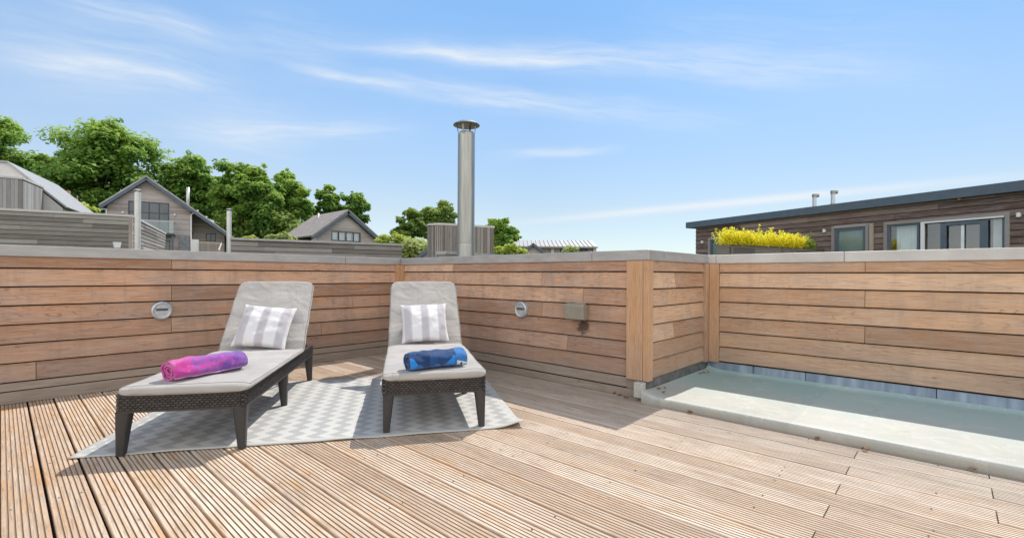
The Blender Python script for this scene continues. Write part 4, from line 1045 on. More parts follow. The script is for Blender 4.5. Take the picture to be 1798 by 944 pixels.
body([([(bl, gB), (w0, gB), (w0, zroof(w0)), (bl, zroof(bl))], -.03, -4.5), ([(w1, gB), (br, gB), (br, zroof(br)), (w1, zroof(w1))], -.03, -4.5), ([(w0+.003, gB), (w1-.003, gB), (w1-.003, wz2-.03), (w0+.003, wz2-.03)], -.04, -4.4), ([(w0+.003, wz_+.03), (w1-.003, wz_+.03), (w1-.003, zroof(w1)-.01), (0, zroof(0)-.01), (w0+.003, zroof(w0)-.01)], -.04, -4.4)])
mb.build('core', M['gap'], t)
mb = MB(); nR = Vector((sR, 0, 1)).normalized(); nL = Vector((-sL, 0, 1)).normalized()
slab(mb, FB(0, zA, .35), FB(ro, zr, .35), EY*5.2, .10, nR); slab(mb, FB(lo, zl, .35), FB(-.001, zA-.002, .35), EY*5.2, .10, nL)
rf = mb.build('roof', M['roofing_brown'], t)
mb = MB(); slab(mb, FB(0, zA-.11, .34), FB(ro, zr-.11, .34), EY*.14, .18, nR); slab(mb, FB(lo, zl-.11, .34), FB(-.001, zA-.112, .34), EY*.14, .18, nL); mb.build('bargeboard', M['slate'], rf)
pc = onp(559, 398, P0b + EY*3.2, 0); pt = onp(559, 374.5, P0b + EY*3.2, 0); mb = MB(); mb.tube((pc.x, pc.y, pc.z-.4), (pt.x, pt.y, pt.z), .055); mb.lathe((pc.x, pc.y, 0), [(.2, pc.z-.1), (.16, pc.z+.12), (.05, pc.z+.2)], n=14); mb.build('roof_flue', M['steel_pale'], rf, smooth=True)
mb = MB(); q = fb(552, 420); mb.tube(FB(bl-.02, gB, .06), FB(bl-.02, fb(552, 419)[1], .06), .045); mb.tube(FB(bl-.02, fb(552, 419)[1], .06), FB(lo+.1, zl-.3, .2), .045); mb.build('downpipe', M['white'], t, smooth=True)
mb = MB(); mb.tube(FB(br+.02, gB, .06), FB(br+.02, fb(660, 427)[1], .06), .045); mb.tube(FB(br+.02, fb(660, 427)[1], .06), FB(ro-.1, zr-.3, .2), .045); mb.build('downpipe', M['white'], t, smooth=True)
dm = (w1-w0)/4
window(t, FB, EX, nB, w0, w1, wz2, wz_, .07, mul=[w0+dm, w0+2*dm, w0+3*dm], pmat='glass', room=('dark_room', .9), curtains=((w0+.05, w0+dm*.9), (w0+dm*1.1, w0+dm*1.9), (w0+dm*2.1, w0+dm*2.9), (w0+dm*3.0, w1-.05)))

# --- house with vertical boards at the far left
Cc = at(39, 315, 24); zc_ = Cc.z; gC = hill(Cc.x, Cc.y) - 1
Pg = Cc + eD*2.9
t = thing('house', 'pale house with a vertical-boarded bay at the left edge', 'house', (Cc.x, Cc.y, gC))
def vboards(mb, O, e, n, L, z0, z1, wd):
    a = 0
    while a < L-.02:
        w_ = min(wd, L-a); mb.box(Vector((O.x, O.y, z0)) + e*(a+.004), UP, e, n, z1-z0, w_-.008, .02); a += wd
Lside = (onp(75, 327, Cc, A_D)-Cc).length
mb = MB(); vboards(mb, Cc, -eS, -eD, 5.0, gC, zc_, .14); vboards(mb, Cc, eD, eS, Lside, gC, zc_, .14); mb.build('bay_cladding', M['vclad'], t)
mb = MB(); solid_poly(mb, [Cc-eS*.01+eD*.01, Cc-eS*.01+eD*Lside, Cc-eS*5+eD*Lside, Cc-eS*5+eD*.01], gC, zc_-.01); mb.build('bay_core', M['gap'], t)
mb = MB(); solid_poly(mb, [Cc+eS*.06-eD*.06, Cc+eS*.06+eD*(Lside+.02), Cc-eS*5.1+eD*(Lside+.02), Cc-eS*5.1-eD*.06], zc_+.004, zc_+.10); mb.build('bay_roof', M['coping_pale'], t)
def fc(u, v): q = onp(u, v, Pg, A_S); return (q-Vector((Pg.x, Pg.y, 0))).dot(eS), q.z
F = face_fn((Pg.x, Pg.y), eS, -eD); ap, zap = fc(14, 283); rr, zr_ = fc(120, 364)
sg = (zap-zr_)/(rr-ap)
mb = MB(); body([([(ap-6, gC), (rr-.25, gC), (rr-.25, zr_-.05), (ap, zap-.1), (ap-1.6, zap-.1), (ap-6, zap-2.4)], 0, -8)]); mb.build('wall', M['render'], t)
mb = MB(); ng = Vector(eS*sg + UP).normalized(); slab(mb, F(ap, zap, .12), F(rr, zr_, .12), eD*8.2, .09, ng); mb.box(F(ap-1.62, zap-.09, .12), eS, eD, UP, 1.615, 8.2, .085); mb.build('roof', M['roofmetal'], t)

# brick garden wall below the trees
q = at(104, 352, 45); t_ = MB(); q2 = at(128, 356, 45)
e_ = (Vector((q2.x, q2.y, 0)) - Vector((q.x, q.y, 0))).normalized()
t_.box(Vector((q.x, q.y, hill(q.x, q.y)-1)), UP, e_, eD, at(104, 334, 45).z-hill(q.x, q.y)+1, .9, .6); t_.box(Vector((q.x, q.y, hill(q.x, q.y)-1))+e_*.905, UP, e_, eD, at(120, 347, 45).z-hill(q.x, q.y)+1, .75, .5)
o = t_.build('brick_wall', M['brick']); tag(o, 'old brown brick garden wall under the trees behind the pale house', 'wall')

# --- round-ended boarded tower
Pt = at(803, 440, 13); zt_ = at(770, 396.5, 13).z; ctr = at(779, 440, 13.2)
rT = (at(803, 440, 13)-at(752, 440, 13)).length/2*1.04
ctr = at(752, 440, 13.2) + RT*rT
foot = []
for i in range(25): a = A_S - math.pi/2 - math.pi*i/24; foot.append(Vector((ctr.x, ctr.y, 0)) + v2(a)*rT)
Lt = 2.0
endp = onp(866, 430, Vector((ctr.x, ctr.y, 0)) - eD*rT + UP*0, A_S); Lt = (endp-(Vector((ctr.x, ctr.y, 0))-eD*rT)).dot(eS)
t = thing('stair_tower', 'round-ended stair tower of vertical grey boards behind the steel flue', 'tower', (ctr.x, ctr.y, -1.5))
mb = MB()
per = [foot[0] + eS*Lt] + foot + [foot[-1] + eS*Lt]
for a, b in zip(per, per[1:]+per[:1]):
    L = (b-a).length; e = (b-a).normalized(); n = e.cross(UP)*1
    if n.dot((a+b)/2 - (Vector((ctr.x, ctr.y, 0))+eS*Lt*.4)) < 0: n = -n
    k = max(1, round(L/.105)); w_ = L/k
    for i in range(k): mb.box(a + e*(i*w_+.006) + UP*-1.5, UP, e, n, zt_+1.5, w_-.012, .02)
mb.build('cladding', M['tower'], t)
mb = MB(); solid_poly(mb, per, -1.5, zt_-.02); mb.build('core', M['gap'], t)
big = [Vector((ctr.x, ctr.y, 0))+eS*Lt*.4 + (p-(Vector((ctr.x, ctr.y, 0))+eS*Lt*.4))*1.045 for p in per]
mb = MB(); solid_poly(mb, big, zt_+.002, zt_+.055); mb.build('coping', M['coping_pale'], t)
# low roof edge at its foot
q0, q1 = at(782, 440.5, 10.5), at(922, 444.5, 13.2); e_ = Vector((q1.x-q0.x, q1.y-q0.y, 0)); L = e_.length; e_ = e_.normalized()
mb = MB(); mb.box(Vector((q0.x, q0.y, q0.z-1.2)), e_, UP.cross(e_), UP, L, .25, 1.13); bq = MB()
o = thing('parapet_wall', 'low grey roof parapet at the foot of the stair tower', 'wall', (q0.x, q0.y, q0.z-1.2)); mb.build('upstand', M['greyclad'], o)
bq.box(Vector((q0.x, q0.y, q0.z-.066)) - UP.cross(e_)*.03, e_, UP.cross(e_), UP, L, .31, .066); bq.build('coping', M['coping'], o)

# --- small gable partly behind the tower
q0, q1 = at(733, 450, 19), at(752, 435.5, 19); 
t = thing('small_gable', 'small dark-edged gable roof half hidden by the stair tower', 'gable', (q1.x, q1.y, -2))
Fg = face_fn((q1.x, q1.y), RT, -FW); wg = (q1-q0).dot(RT); hg = q1.z-q0.z
F = Fg; mb = MB(); body([([(-wg*3+.1, -2), (wg*2.2, -2), (wg*2.2, q1.z-hg*1.2), (wg*1, q1.z+hg-.15), (-wg*3+.1, q0.z-hg*2-.15)], 0, -3)]); mb.build('wall', M['houseclad'], t)
mb = MB(); sg = hg/wg; slab(mb, Fg(-wg*3, q1.z-hg*3, .2), Fg(wg*1.0, q1.z+hg, .2), FW*3.3, .14, Vector(-RT*sg+UP).normalized()); slab(mb, Fg(wg*1.001, q1.z+hg, .2), Fg(wg*2.4, q1.z-hg*.4, .2), FW*3.3, .14, Vector(RT*sg+UP).normalized()); mb.build('roof', M['slate'], t)

# --- far long building with seamed metal roof
Dh = 46; p0, p1 = at(905, 432, Dh), at(1048, 432, Dh); e_ = RT; L = (p1-p0).dot(RT); g_ = -3.2
t = thing('long_building', 'distant long low building with a seamed pale metal roof', 'building', (p0.x, p0.y, g_))
F = face_fn((p0.x, p0.y), RT, -FW)
zr1, ze = at(970, 421.5, Dh).z, p0.z
mb = MB(); body([([(0, g_), (L, g_), (L, ze-.05), (0, ze-.05)], -.8, -9)]); mb.build('wall', M['houseclad'], t)
mb = MB(); vv = (UP*(zr1-ze+.25) + FW*3.5); mb.prism([(0, 0), (vv.length, 0), (vv.length, -.15), (0, -.15)], F(-.1, ze, 0), RT, vv.normalized(), Vector(UP*3.5-FW*(zr1-ze)).normalized(), L+.2)
for k in range(int(L/.42)+1): mb.box(F(-.02+k*.42, ze+.012, 0), vv.normalized(), RT, UP, vv.length, .05, .06)
mb.build('roof', M['roofmetal'], t)
for u in (971, 1046):
    a_ = (at(u, 440, Dh)-p0).dot(RT); mb = MB(); mb.box(F(a_-.15, g_, -.45), UP, RT, FW, ze-.1-g_, .3, .3); mb.build('column', M['render'], t)
for u0, u1 in ((985, 996), (1013, 1023), (1024, 1034)):
    a0_, a1_ = (at(u0, 440, Dh)-p0).dot(RT), (at(u1, 440, Dh)-p0).dot(RT); window(t, lambda a, z, d=0: F(a, z, d-.78), RT, -FW, a0_, a1_, at(1000, 446, Dh).z, at(1000, 435.5, Dh).z, .06)
# gable in front of it
Dg = 34; qa = at(936, 426.5, Dg); qb = at(956, 442, Dg); F = face_fn((qa.x, qa.y), RT, -FW); wq = (qb-qa).dot(RT); hq = qa.z-qb.z; sg = hq/wq
t = thing('small_gable', 'small slate-edged gable in front of the distant metal roof', 'gable', (qa.x, qa.y, -3.2))
mb = MB(); body([([(-wq*2+.2, -3.2), (wq*2-.2, -3.2), (wq*2-.2, qa.z-hq*2-.1), (0, qa.z-.2), (-wq*2+.2, qa.z-hq*2-.1)], 0, -3.5)]); mb.build('wall', M['houseclad'], t)
mb = MB(); slab(mb, F(0, qa.z, .3), F(wq*2, qa.z-hq*2, .3), FW*3.8, .16, Vector(RT*sg+UP).normalized()); slab(mb, F(-wq*2, qa.z-hq*2, .3), F(-.001, qa.z-.002, .3), FW*3.8, .16, Vector(-RT*sg+UP).normalized()); mb.build('roof', M['slate'], t)

# ------------------------------------------------------------------ long dark building on the right
A_E = R(69.0); eE = v2(A_E); nE = Vector((-math.sin(A_E), math.cos(A_E), 0))      # nE points to the terrace side
P0 = at(1798, 333, 9.8); Pw = P0 - nE*.16                                       # wall face is set back under the fascia
def fe(u, v): q = onp(u, v, Pw, A_E); return (q-Vector((Pw.x, Pw.y, 0))).dot(eE), q.z
F = face_fn((Pw.x, Pw.y), eE, nE)
zfb, zft = 2.865, 3.075; gE = -1.5
a_end = fe(1222.5, 420)[0]; a_st = -5.5
t = thing('timber_building', 'long dark timber building with slate blue fascia and sliding glass doors', 'building', (Pw.x, Pw.y, gE))
s0, sz1 = fe(1766, 377); s1, sz1b = fe(1559, 396.5); sz1 = (sz1+sz1b)/2; sz0 = .55
d0, dz1 = fe(1521.5, 397.5); d1, dz1b = fe(1466.5, 401); dz1 = (dz1+dz1b)/2
l0, lz1 = fe(1264, 420); l1 = fe(1248, 421)[0]
SU = .075
holes = [(s0, s1, sz0, sz1), (d0, d1, sz0, dz1), (l0, l1, sz0, lz1)]
hol2 = [(h[0]-SU, h[1]+SU, h[2], h[3]+SU) for h in holes]
mb = MB(); lap(mb, (Pw.x, Pw.y), eE, nE, lambda z: (a_st, a_end), rows_of(gE, zfb-.002, .148), .034, .014, .012, holes=hol2, seg=2.6)
# end wall at the far left, turning away
lap(mb, F(a_end, 0, 0), -nE, eE, lambda z: (0, 6), rows_of(gE, zfb-.002, .148), .034, .014, .012)
mb.build('wall', M['darkclad'], t)
mb = MB(); A_ = sorted({a_st, a_end, *[x for h in hol2 for x in h[:2]]}); Z_ = sorted({gE, zfb-.004, *[x for h in hol2 for x in h[2:]]})
for x0, x1 in zip(A_, A_[1:]):
    for y0, y1 in zip(Z_, Z_[1:]):
        if any(h[0] <= (x0+x1)/2 <= h[1] and h[2] <= (y0+y1)/2 <= h[3] for h in hol2): continue
        mb.box(F(x0, y0, -.002), eE, -nE, UP, x1-x0, .15, y1-y0)
mb.build('core', M['gap'], t)
mb = MB(); mb.box(F(a_st, zfb, -6), eE, nE, UP, a_end+.34-a_st, 6.0+.12, zft-zfb-.01); mb.build('roof', M['flat_dark'], t)
mb = MB(); mb.box(F(a_st, zfb-.006, .122), eE, nE, UP, a_end+.36-a_st, .038, zft-zfb+.006); mb.box(F(a_end+.342, zfb-.006, .12), -nE, eE, UP, 6.0, .02, zft-zfb+.004); mb.build('fascia', M['slate'], t)
# sliding doors
px = lambda u: fe(u, 420)[0]
w_ = window(t, F, eE, nE, s0, s1, sz0, sz1, .05, mul=[px(1612), px(1729)], fmat='slate', pmat='glass', room=('tan_room', 1.6), name='sliding_door', surround=SU, curtains=((px(1606), px(1568)), (px(1760), px(1738))))
mb = MB()   # the open leaf: stiles and the white track
for u0, u1 in ((1653, 1663), (1722, 1736)): mb.box(F(px(u1), sz0, .024), UP, eE, nE, sz1-.06-sz0, px(u0)-px(u1), .03)
mb.box(F(px(1722), sz1-.13, .024), eE, nE, UP, px(1663)-px(1722), .03, .075)
lf = mb.build('door_leaf', M['slate'], w_)
mb = MB(); mb.box(F(px(1765), sz1-.035, .056), eE, nE, UP, px(1619)-px(1765), .02, .035); mb.box(F(px(1625), sz0, .024), UP, eE, nE, sz1-.036-sz0, px(1619)-px(1625), .05); mb.build('white_track', M['white'], w_)
mb = MB(); mb.box(F(px(1694), sz0, .020), UP, eE, nE, sz1-.05-sz0, px(1688)-px(1694), .004); mb.build('blind_edge', M['curtain'], w_)
window(t, F, eE, nE, d0, d1, sz0, dz1, .075, fmat='slate', pmat='pane_teal', surround=SU)
window(t, F, eE, nE, l0, l1, sz0, lz1, .06, fmat='slate', pmat='pane_teal', surround=SU)
mb = MB(); mb.box(F(px(1536), .5, .036), UP, eE, nE, fe(1533, 392)[1]-.5, px(1529)-px(1536), .05); mb.build('shutter_panel', M['picket'], t)
for u, v in ((1450, 405.5), (1235.5, 425), (1791, 378)):
    a_, z_ = fe(u, v); mb = MB(); mb.lathe(F(a_, z_-.04, .09), [(.001, 0), (.035, 0), (.035, .09), (.001, .09)], UP, 14); mb.box(F(a_-.03, z_-.03, .03), eE, nE, UP, .06, .06, .06); mb.build('wall_lamp', M['white'], t)
a_, z_ = fe(1687, 350); mb = MB(); mb.lathe(F(a_, z_-.02, .05), [(.001, 0), (.04, 0), (.045, .05), (.001, .06)], UP, 12); mb.build('sensor', M['brick'], t)
# roof terminals
for (u, v0, v1, D, lab) in ((1430, 364, 341, 13.6, 'small bent roof pipe, left of the two on the dark building'), (1462.5, 361, 335, 13.0, 'small bent roof pipe, right of the two on the dark building')):
    q = at(u, v0, D+1.0); z1 = at(u, v1+5, D+1.0).z; t2 = thing('roof_pipe', lab, 'pipe', (q.x, q.y, zft), 0, 'bent pipes on the dark roof')
    mb = MB(); mb.tube((q.x, q.y, zft-.01), (q.x, q.y, z1), .055, n=16); mb.build('pipe', M['zinc'], t2, smooth=True, auto=R(40))
    mb = MB(); mb.tube((q.x, q.y, zft+.02), (q.x, q.y, zft+.14), .064, n=16); mb.build('collar', M['steel'], t2, smooth=True, auto=R(40))
    mb = MB(); mb.tube((q.x, q.y, z1-.01), (q.x, q.y, z1+.09), .066, n=16); mb.tube(Vector((q.x, q.y, z1+.05)), Vector((q.x, q.y, z1+.05))+RT*.12-UP*.005, .055, n=16); mb.build('bent_cap', M['capsteel'], t2, smooth=True, auto=R(40))

# ------------------------------------------------------------------ foliage
def leafquad(mb, c, nrm, s, asp, rnd, tone):
    a = nrm.orthogonal().normalized(); b = nrm.cross(a); th = rnd.uniform(0, 6.283)
    d = (a*math.cos(th)+b*math.sin(th)); e = nrm.cross(d)
    mb.face([c-d*s, c+e*s*asp+nrm*s*.15, c+d*s, c-e*s*asp+nrm*s*.15], None, tone)
def clump_cloud(mb, centre, rad, nleaf, size, rnd, base_tone, spread=.55, up=.7):
    """a leafy spray: leaves on and within a squashed ball, lighter on the outside and top"""
    for _ in range(nleaf):
        d = Vector((rnd.gauss(0, 1), rnd.gauss(0, 1), rnd.gauss(0, 1))).normalized()
        r = rnd.random()**spread
        p = centre + Vector((d.x*rad[0], d.y*rad[1], d.z*rad[2]))*r
        nrm = (d*.7 + Vector((rnd.uniform(-.8, .8), rnd.uniform(-.8, .8), rnd.uniform(-.3, .9)+up))).normalized()
        tn = max(0, min(1, base_tone + .25*d.z*r + rnd.uniform(-.18, .18) - .30*(1-r)))  # top light and inner shade are painted into the leaf tone
        leafquad(mb, p, nrm, size*rnd.uniform(.6, 1.3), .55, rnd, tn)
def limb(mb, p0, p1, r0, r1, bend, rnd, n=5):
    pts = [p0.lerp(p1, i/n) + Vector((rnd.uniform(-1, 1), rnd.uniform(-1, 1), rnd.uniform(-.3, .3)))*bend*(0 < i < n) for i in range(n+1)]
    for i in range(n): mb.tube(pts[i], pts[i+1], r0+(r1-r0)*i/n, r0+(r1-r0)*(i+1)/n, n=7, caps=False)
    return pts
def tree(u0, u1, vtop, vbot, D, label, seed, nclump=60, nleaf=130, mat='leaf', size=.27, skew=0, name='broadleaf_tree', group='trees on the slope behind the houses'):
    rnd = random.Random(seed); um = (u0+u1)/2
    top = at(um, vtop, D).z; bot = at(um, vbot, D).z; rx = (u1-u0)/2*D/FPX; c = at(um, (vtop+vbot)/2, D); cz = (top+bot)/2; rz = (top-bot)/2
    base = Vector((c.x, c.y, hill(c.x, c.y)-.3)); base.z = min(base.z, bot-.4)
    t = thing(name, label, 'tree', base, 0, group)
    crown = MB(); trunk = MB()
    ctr = Vector((c.x, c.y, cz))
    head = Vector((c.x, c.y, cz-rz*.35)); r0 = max(.12, rx*.055)
    limb(trunk, base, head, r0*1.25, r0*.7, r0*.6, rnd)
    cl = []
    tries = 0
    while len(cl) < nclump and tries < 5000:
        tries += 1
        d = Vector((rnd.gauss(0, 1), rnd.gauss(0, 1), rnd.gauss(0, 1))).normalized(); rr = rnd.random()**.38
        zz = d.z*rr
        shape = 1.0 if zz < 0 else math.sqrt(max(.05, 1-zz**2))*.35+.65
        lobes = .80 + .34*mnoise.noise(Vector((d.x*1.7+seed, d.y*1.7, d.z*2.1+seed*.3)))
        p = ctr + Vector((d.x*rr*rx*.92*shape*lobes, d.y*rr*rx*.8*lobes, zz*rz*.96*(lobes*.5+.55))) + RT*skew*zz*rx
        if p.z > top - .25*size: continue
        cl.append((p, rr, zz))
    for p, rr, zz in cl:
        s_ = rnd.uniform(.16, .30)*min(rx, rz*1.1)*1.05
        bt_ = .36 + .34*rr*max(0, zz) + rnd.uniform(-.10, .30)*rr  # upper outer clumps get a lighter tone, as if lit
        # sprays droop outward in layered tufts
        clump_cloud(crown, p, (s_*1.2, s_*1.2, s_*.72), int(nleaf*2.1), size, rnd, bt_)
        for _ in range(3):
            q = p + Vector((rnd.uniform(-1, 1), rnd.uniform(-1, 1), rnd.uniform(-.2, .8)))*s_*1.1
            clump_cloud(crown, q, (s_*.4, s_*.4, s_*.25), nleaf//9, size*.85, rnd, bt_+.05)
    for p, rr, zz in cl[::5]: limb(trunk, head + UP*rnd.uniform(-.3, .2)*rz, p, r0*.45, r0*.10, r0*.8, rnd, 4)
    trunk.build('trunk', M['bark'], t, smooth=True)
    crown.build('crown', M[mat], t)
    return t
tree(-75, 62, 204, 345, 62, 'tall green tree at the left edge of the photo', 1, 58, 120)
tree(45, 120, 268, 352, 60, 'lower tree filling the gap between the two tallest trees', 21, 30, 110)
tree(88, 282, 213, 382, 57, 'biggest broad tree rising behind the tall gabled house', 2, 95, 150)
tree(276, 398, 275, 405, 62, 'broad tree just right of the tall gable ridge', 3, 60, 130)
tree(362, 462, 277, 412, 60, 'tallest tree of the clump left of the smaller gabled house', 4, 60, 130)
tree(405, 500, 288, 415, 57, 'rounded tree above the long low grey wall', 5, 60, 130)
tree(450, 546, 300, 405, 63, 'tree at the right shoulder of the clump', 6, 46, 120)
tree(505, 556, 334, 398, 60, 'small tree beside the flue of the smaller gabled house', 7, 26, 100)
tree(543, 606, 325, 400, 66, 'tree behind the ridge of the smaller gabled house', 8, 34, 110)
tree(588, 657, 337, 402, 68, 'tree rising right of the apex of the smaller gabled house', 9, 34, 110)
tree(686, 752, 368, 432, 52, 'dark rounded tree left of the steel flue', 10, 36, 120, 'leaf_dark', .21)
tree(728, 812, 351, 425, 56, 'dark taller tree directly behind the steel flue', 12, 46, 130, 'leaf_dark', .21)
tree(846, 913, 379, 447, 44, 'conical green tree right of the steel flue', 13, 44, 120, 'leaf', .18, -.15)

def bush(u0, u1, vtop, vbot, D, label, seed, mat, size, n=16, nleaf=90, cat='shrub', name='shrub', group=None, dep=None):
    rnd = random.Random(seed); mb = MB(); D_ = D
    p0, p1 = at(u0, vbot, D), at(u1, vbot, D); zt_, zb_ = at((u0+u1)/2, vtop, D).z, at((u0+u1)/2, vbot, D).z; h = zt_-zb_
    rr = h*.33
    for i in range(n):
        f = (i+rnd.random())/n; z = zb_ + rnd.uniform(.0, .78)*h*(1-.5*abs(2*f-1)**3)
        p = p0.lerp(p1, f) + FW*rnd.uniform(-.5, .5)*(dep or h); p.z = z
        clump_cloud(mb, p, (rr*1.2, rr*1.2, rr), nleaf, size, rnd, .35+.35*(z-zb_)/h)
    pm = p0.lerp(p1, .5); zg = hill(pm.x, pm.y)-.1; below = zb_-zg
    if below > .2:       # carry the foliage down to the ground, with stems inside it
        for i in range(int(min(2.2*n, n*below/h))):
            f = (i+.5)/max(1, min(2.2*n, n*below/h)); p = p0.lerp(p1, .12+.76*rnd.random()) + FW*rnd.uniform(-.4, .4)*(dep or h); p.z = zg + below*(rnd.random()**.8)
            clump_cloud(mb, p, (rr*1.2, rr*1.2, rr*1.3), nleaf//2, size*1.3, rnd, .2)
    o = mb.build(name, M[mat]); tag(o, label, cat, group)
    if cat == 'shrub':
        st = MB()
        b_ = p0.lerp(p1, .5); limb(st, Vector((b_.x, b_.y, zg)), Vector((b_.x, b_.y, zb_+h*.4)), max(.03, rr*.16), max(.015, rr*.06), rr*.15, rnd, 4)
        st.build('stem', M['bark'], o, smooth=True, local=True)
    return o
bush(74, 162, 352, 380, 36, 'bright yellow-green shrub behind the grey neighbouring terrace wall', 31, 'leaf_light', .16, 26, 120)
bush(383, 548, 372, 424, 58, 'dark undergrowth beneath the tree clump', 32, 'leaf_dark', .26, 60, 130, 'undergrowth', 'undergrowth')
bush(100, 200, 345, 392, 58, 'dark undergrowth beneath the biggest tree', 33, 'leaf_dark', .26, 40, 130, 'undergrowth', 'undergrowth')
bush(425, 452, 412, 424, 24, 'light green shrub peeping over the left part of the long grey wall', 34, 'leaf_light', .10, 10, 70)
bush(470, 515, 405, 424, 30, 'olive shrub peeping over the grey wall beside the brown roof', 35, 'leaf_bush', .13, 14, 80)
bush(664, 718, 407, 436, 30, 'yellow-green shrub right of the smaller gabled house', 36, 'leaf_light', .14, 18, 100)
bush(708, 760, 417, 462, 20, 'pale olive bank of shrubs between the grey wall and stair tower', 37, 'leaf_bush', .085, 34, 150)
bush(866, 922, 428, 452, 24, 'light green shrub at the foot of the conical tree', 38, 'leaf_light', .11, 18, 90)
bush(992, 1012, 428, 448, 26, 'small leafy shrub in front of the distant metal-roofed building', 39, 'leaf_bush', .10, 8, 60)
for o in list(col.objects):
    if o.name.startswith('undergrowth'): o['kind'] = 'stuff'

# tall grass tuft beside the flue
rnd = random.Random(4); mb = MB(); q = at(841, 446, 7.4)
for _ in range(70):
    b_ = Vector((q.x, q.y, -.45)) + RT*rnd.gauss(0, .055) + FW*rnd.gauss(0, .05); tip = b_ + UP*rnd.uniform(1.65, 1.98) + RT*rnd.gauss(0, .10) + FW*rnd.gauss(0, .08)
    s_ = RT*rnd.uniform(.003, .006); m_ = b_.lerp(tip, .6)+RT*rnd.gauss(0, .02)
    mb.face([b_-s_, b_+s_, m_+s_, m_-s_], None, rnd.random()); mb.face([m_-s_, m_+s_, tip], None, rnd.random())
o = mb.build('tall_grass', M['leaf_bush']); tag(o, 'tuft of tall thin grass beside the foot of the steel flue', 'grass')

# planter with yellow shrub
A_P = R(-21); Pp = at(1281, 429.3, 11.8); eP = v2(A_P); nP = Vector((math.sin(A_P), -math.cos(A_P), 0))
if nP.dot(FW) > 0: nP = -nP
q1 = onp(1450, 436, Pp, A_P); q0 = onp(1257, 431, Pp, A_P); Lp = (q1-Pp).dot(eP); zP = Pp.z; dp = .62
t = thing('planter_box', 'weathered dark timber planter trough holding the yellow shrub', 'planter', (Pp.x, Pp.y, .4))
# long front face runs along eP; short end face turns away to the left
eN = -nP
mb = MB()
lap(mb, Pp, eP, nP, lambda z: (0, Lp), rows_of(.4, zP-.03, .17), .02, .014, .01, seg=2.2)
s_end = onp(1257, 431, Pp, math.atan2(-eP.y+eN.y, -eP.x+eN.x)); eEd = Vector((s_end.x-Pp.x, s_end.y-Pp.y, 0)); Le = eEd.length; eEd = eEd.normalized(); nEd = Vector((eEd.y, -eEd.x, 0))
if nEd.dot(FW) > 0: nEd = -nEd
lap(mb, Pp, eEd, nEd, lambda z: (0, Le), rows_of(.4, zP-.03, .17), .02, .014, .01)
mb.build('side_boards', M['planter'], t)
poly = [Pp, Pp+eP*Lp, Pp+eP*Lp+eEd*Le, Pp+eEd*Le]
mb = MB(); solid_poly(mb, [Vector((p.x, p.y, 0))+eN*.004 for p in poly], .4, zP-.08); mb.build('soil', M['soil'], t)
mb = MB()
for a, b in zip(poly, poly[1:]+poly[:1]):
    e = (b-a); e.z = 0; L = e.length; e = e.normalized(); mb.box(Vector((a.x, a.y, zP-.032)) + e*.03 + UP.cross(e)*-.02, e, UP.cross(e), UP, L-.06, .06, .035)
mb.build('rim', M['planter'], t)
mb = MB()
for a_ in (.02, Lp*.5): mb.box(Vector((Pp.x, Pp.y, .4)) + eP*a_ + nP*.021, UP, eP, nP, zP-.44, .07, .02)
mb.build('batten', M['planter'], t)
rnd = random.Random(8)
def shoots(name, label, f0, f1, n, mat, hmin, hmax, seed):
    rnd = random.Random(seed); mb = MB()
    for _ in range(n):
        f = rnd.uniform(f0, f1); w_ = rnd.uniform(.02, .98)
        b_ = Vector((Pp.x, Pp.y, zP-.08)) + eP*Lp*f + eEd*Le*w_
        lump = .85 + .38*mnoise.noise(Vector((f*11, w_*2, seed))) + (.35 if rnd.random() < .05 else 0)
        h = rnd.uniform(hmin, hmax)*lump; d = Vector((rnd.gauss(0, .22), rnd.gauss(0, .22), 1)).normalized(); tip = b_ + d*h
        mb.tube(b_, tip, .006, .002, n=4, caps=False, tone=.1)
        for k in range(int(34*h/.5)):
            q = (k+rnd.random())/(34*h/.5); p = b_.lerp(tip, .12+.9*q); a = rnd.uniform(0, 6.28); o_ = Vector((math.cos(a), math.sin(a), rnd.uniform(.1, .8))).normalized()
            c = p + o_*rnd.uniform(.02, .075)*(1.15-.5*q)
            leafquad(mb, c, (o_ + Vector((rnd.uniform(-.6, .6), rnd.uniform(-.6, .6), .5))).normalized(), rnd.uniform(.022, .036), .5, rnd, max(0, min(1, .25 + .5*q + rnd.uniform(-.25, .25))))
    o = mb.build(name, M[mat]); return tag(o, label, 'shrub')
shoots('yellow_shrub', 'bright yellow leafy shrub filling most of the timber planter', .0, .80, 330, 'leaf_yellow', .34, .56, 3)
shoots('green_shrub', 'green leafy shrub at the right end of the timber planter', .78, .90, 46, 'leaf_light', .28, .46, 6)

# ================================================================== SKY, SUN, CAMERA
SUN_EL, SUN_AZ = R(55), R(13.2)
w = bpy.data.worlds.new('World'); sc.world = w; w.use_nodes = True
t = NT(w.node_tree)
sky = t.n('TexSky', sky_type='NISHITA', sun_disc=False, sun_elevation=SUN_EL, sun_rotation=R(90)-SUN_AZ, altitude=0, air_density=1.0, dust_density=0.0, ozone_density=3.0)
dirv = t.n('TexCoord').outputs['Generated']
nrmv = t.n('VectorMath', operation='NORMALIZE'); t.put(nrmv.inputs[0], dirv); dv = nrmv.outputs[0]
wob = t.n('TexNoise'); t.put(wob.inputs['Vector'], dv); wob.inputs['Scale'].default_value = 3.2; wob.inputs['Detail'].default_value = 4
wsub = t.n('VectorMath', operation='SUBTRACT'); t.put(wsub.inputs[0], wob.outputs['Color']); wsub.inputs[1].default_value = (.5, .5, .5)
wsc = t.n('VectorMath', operation='SCALE'); t.put(wsc.inputs[0], wsub.outputs[0]); wsc.inputs['Scale'].default_value = .055
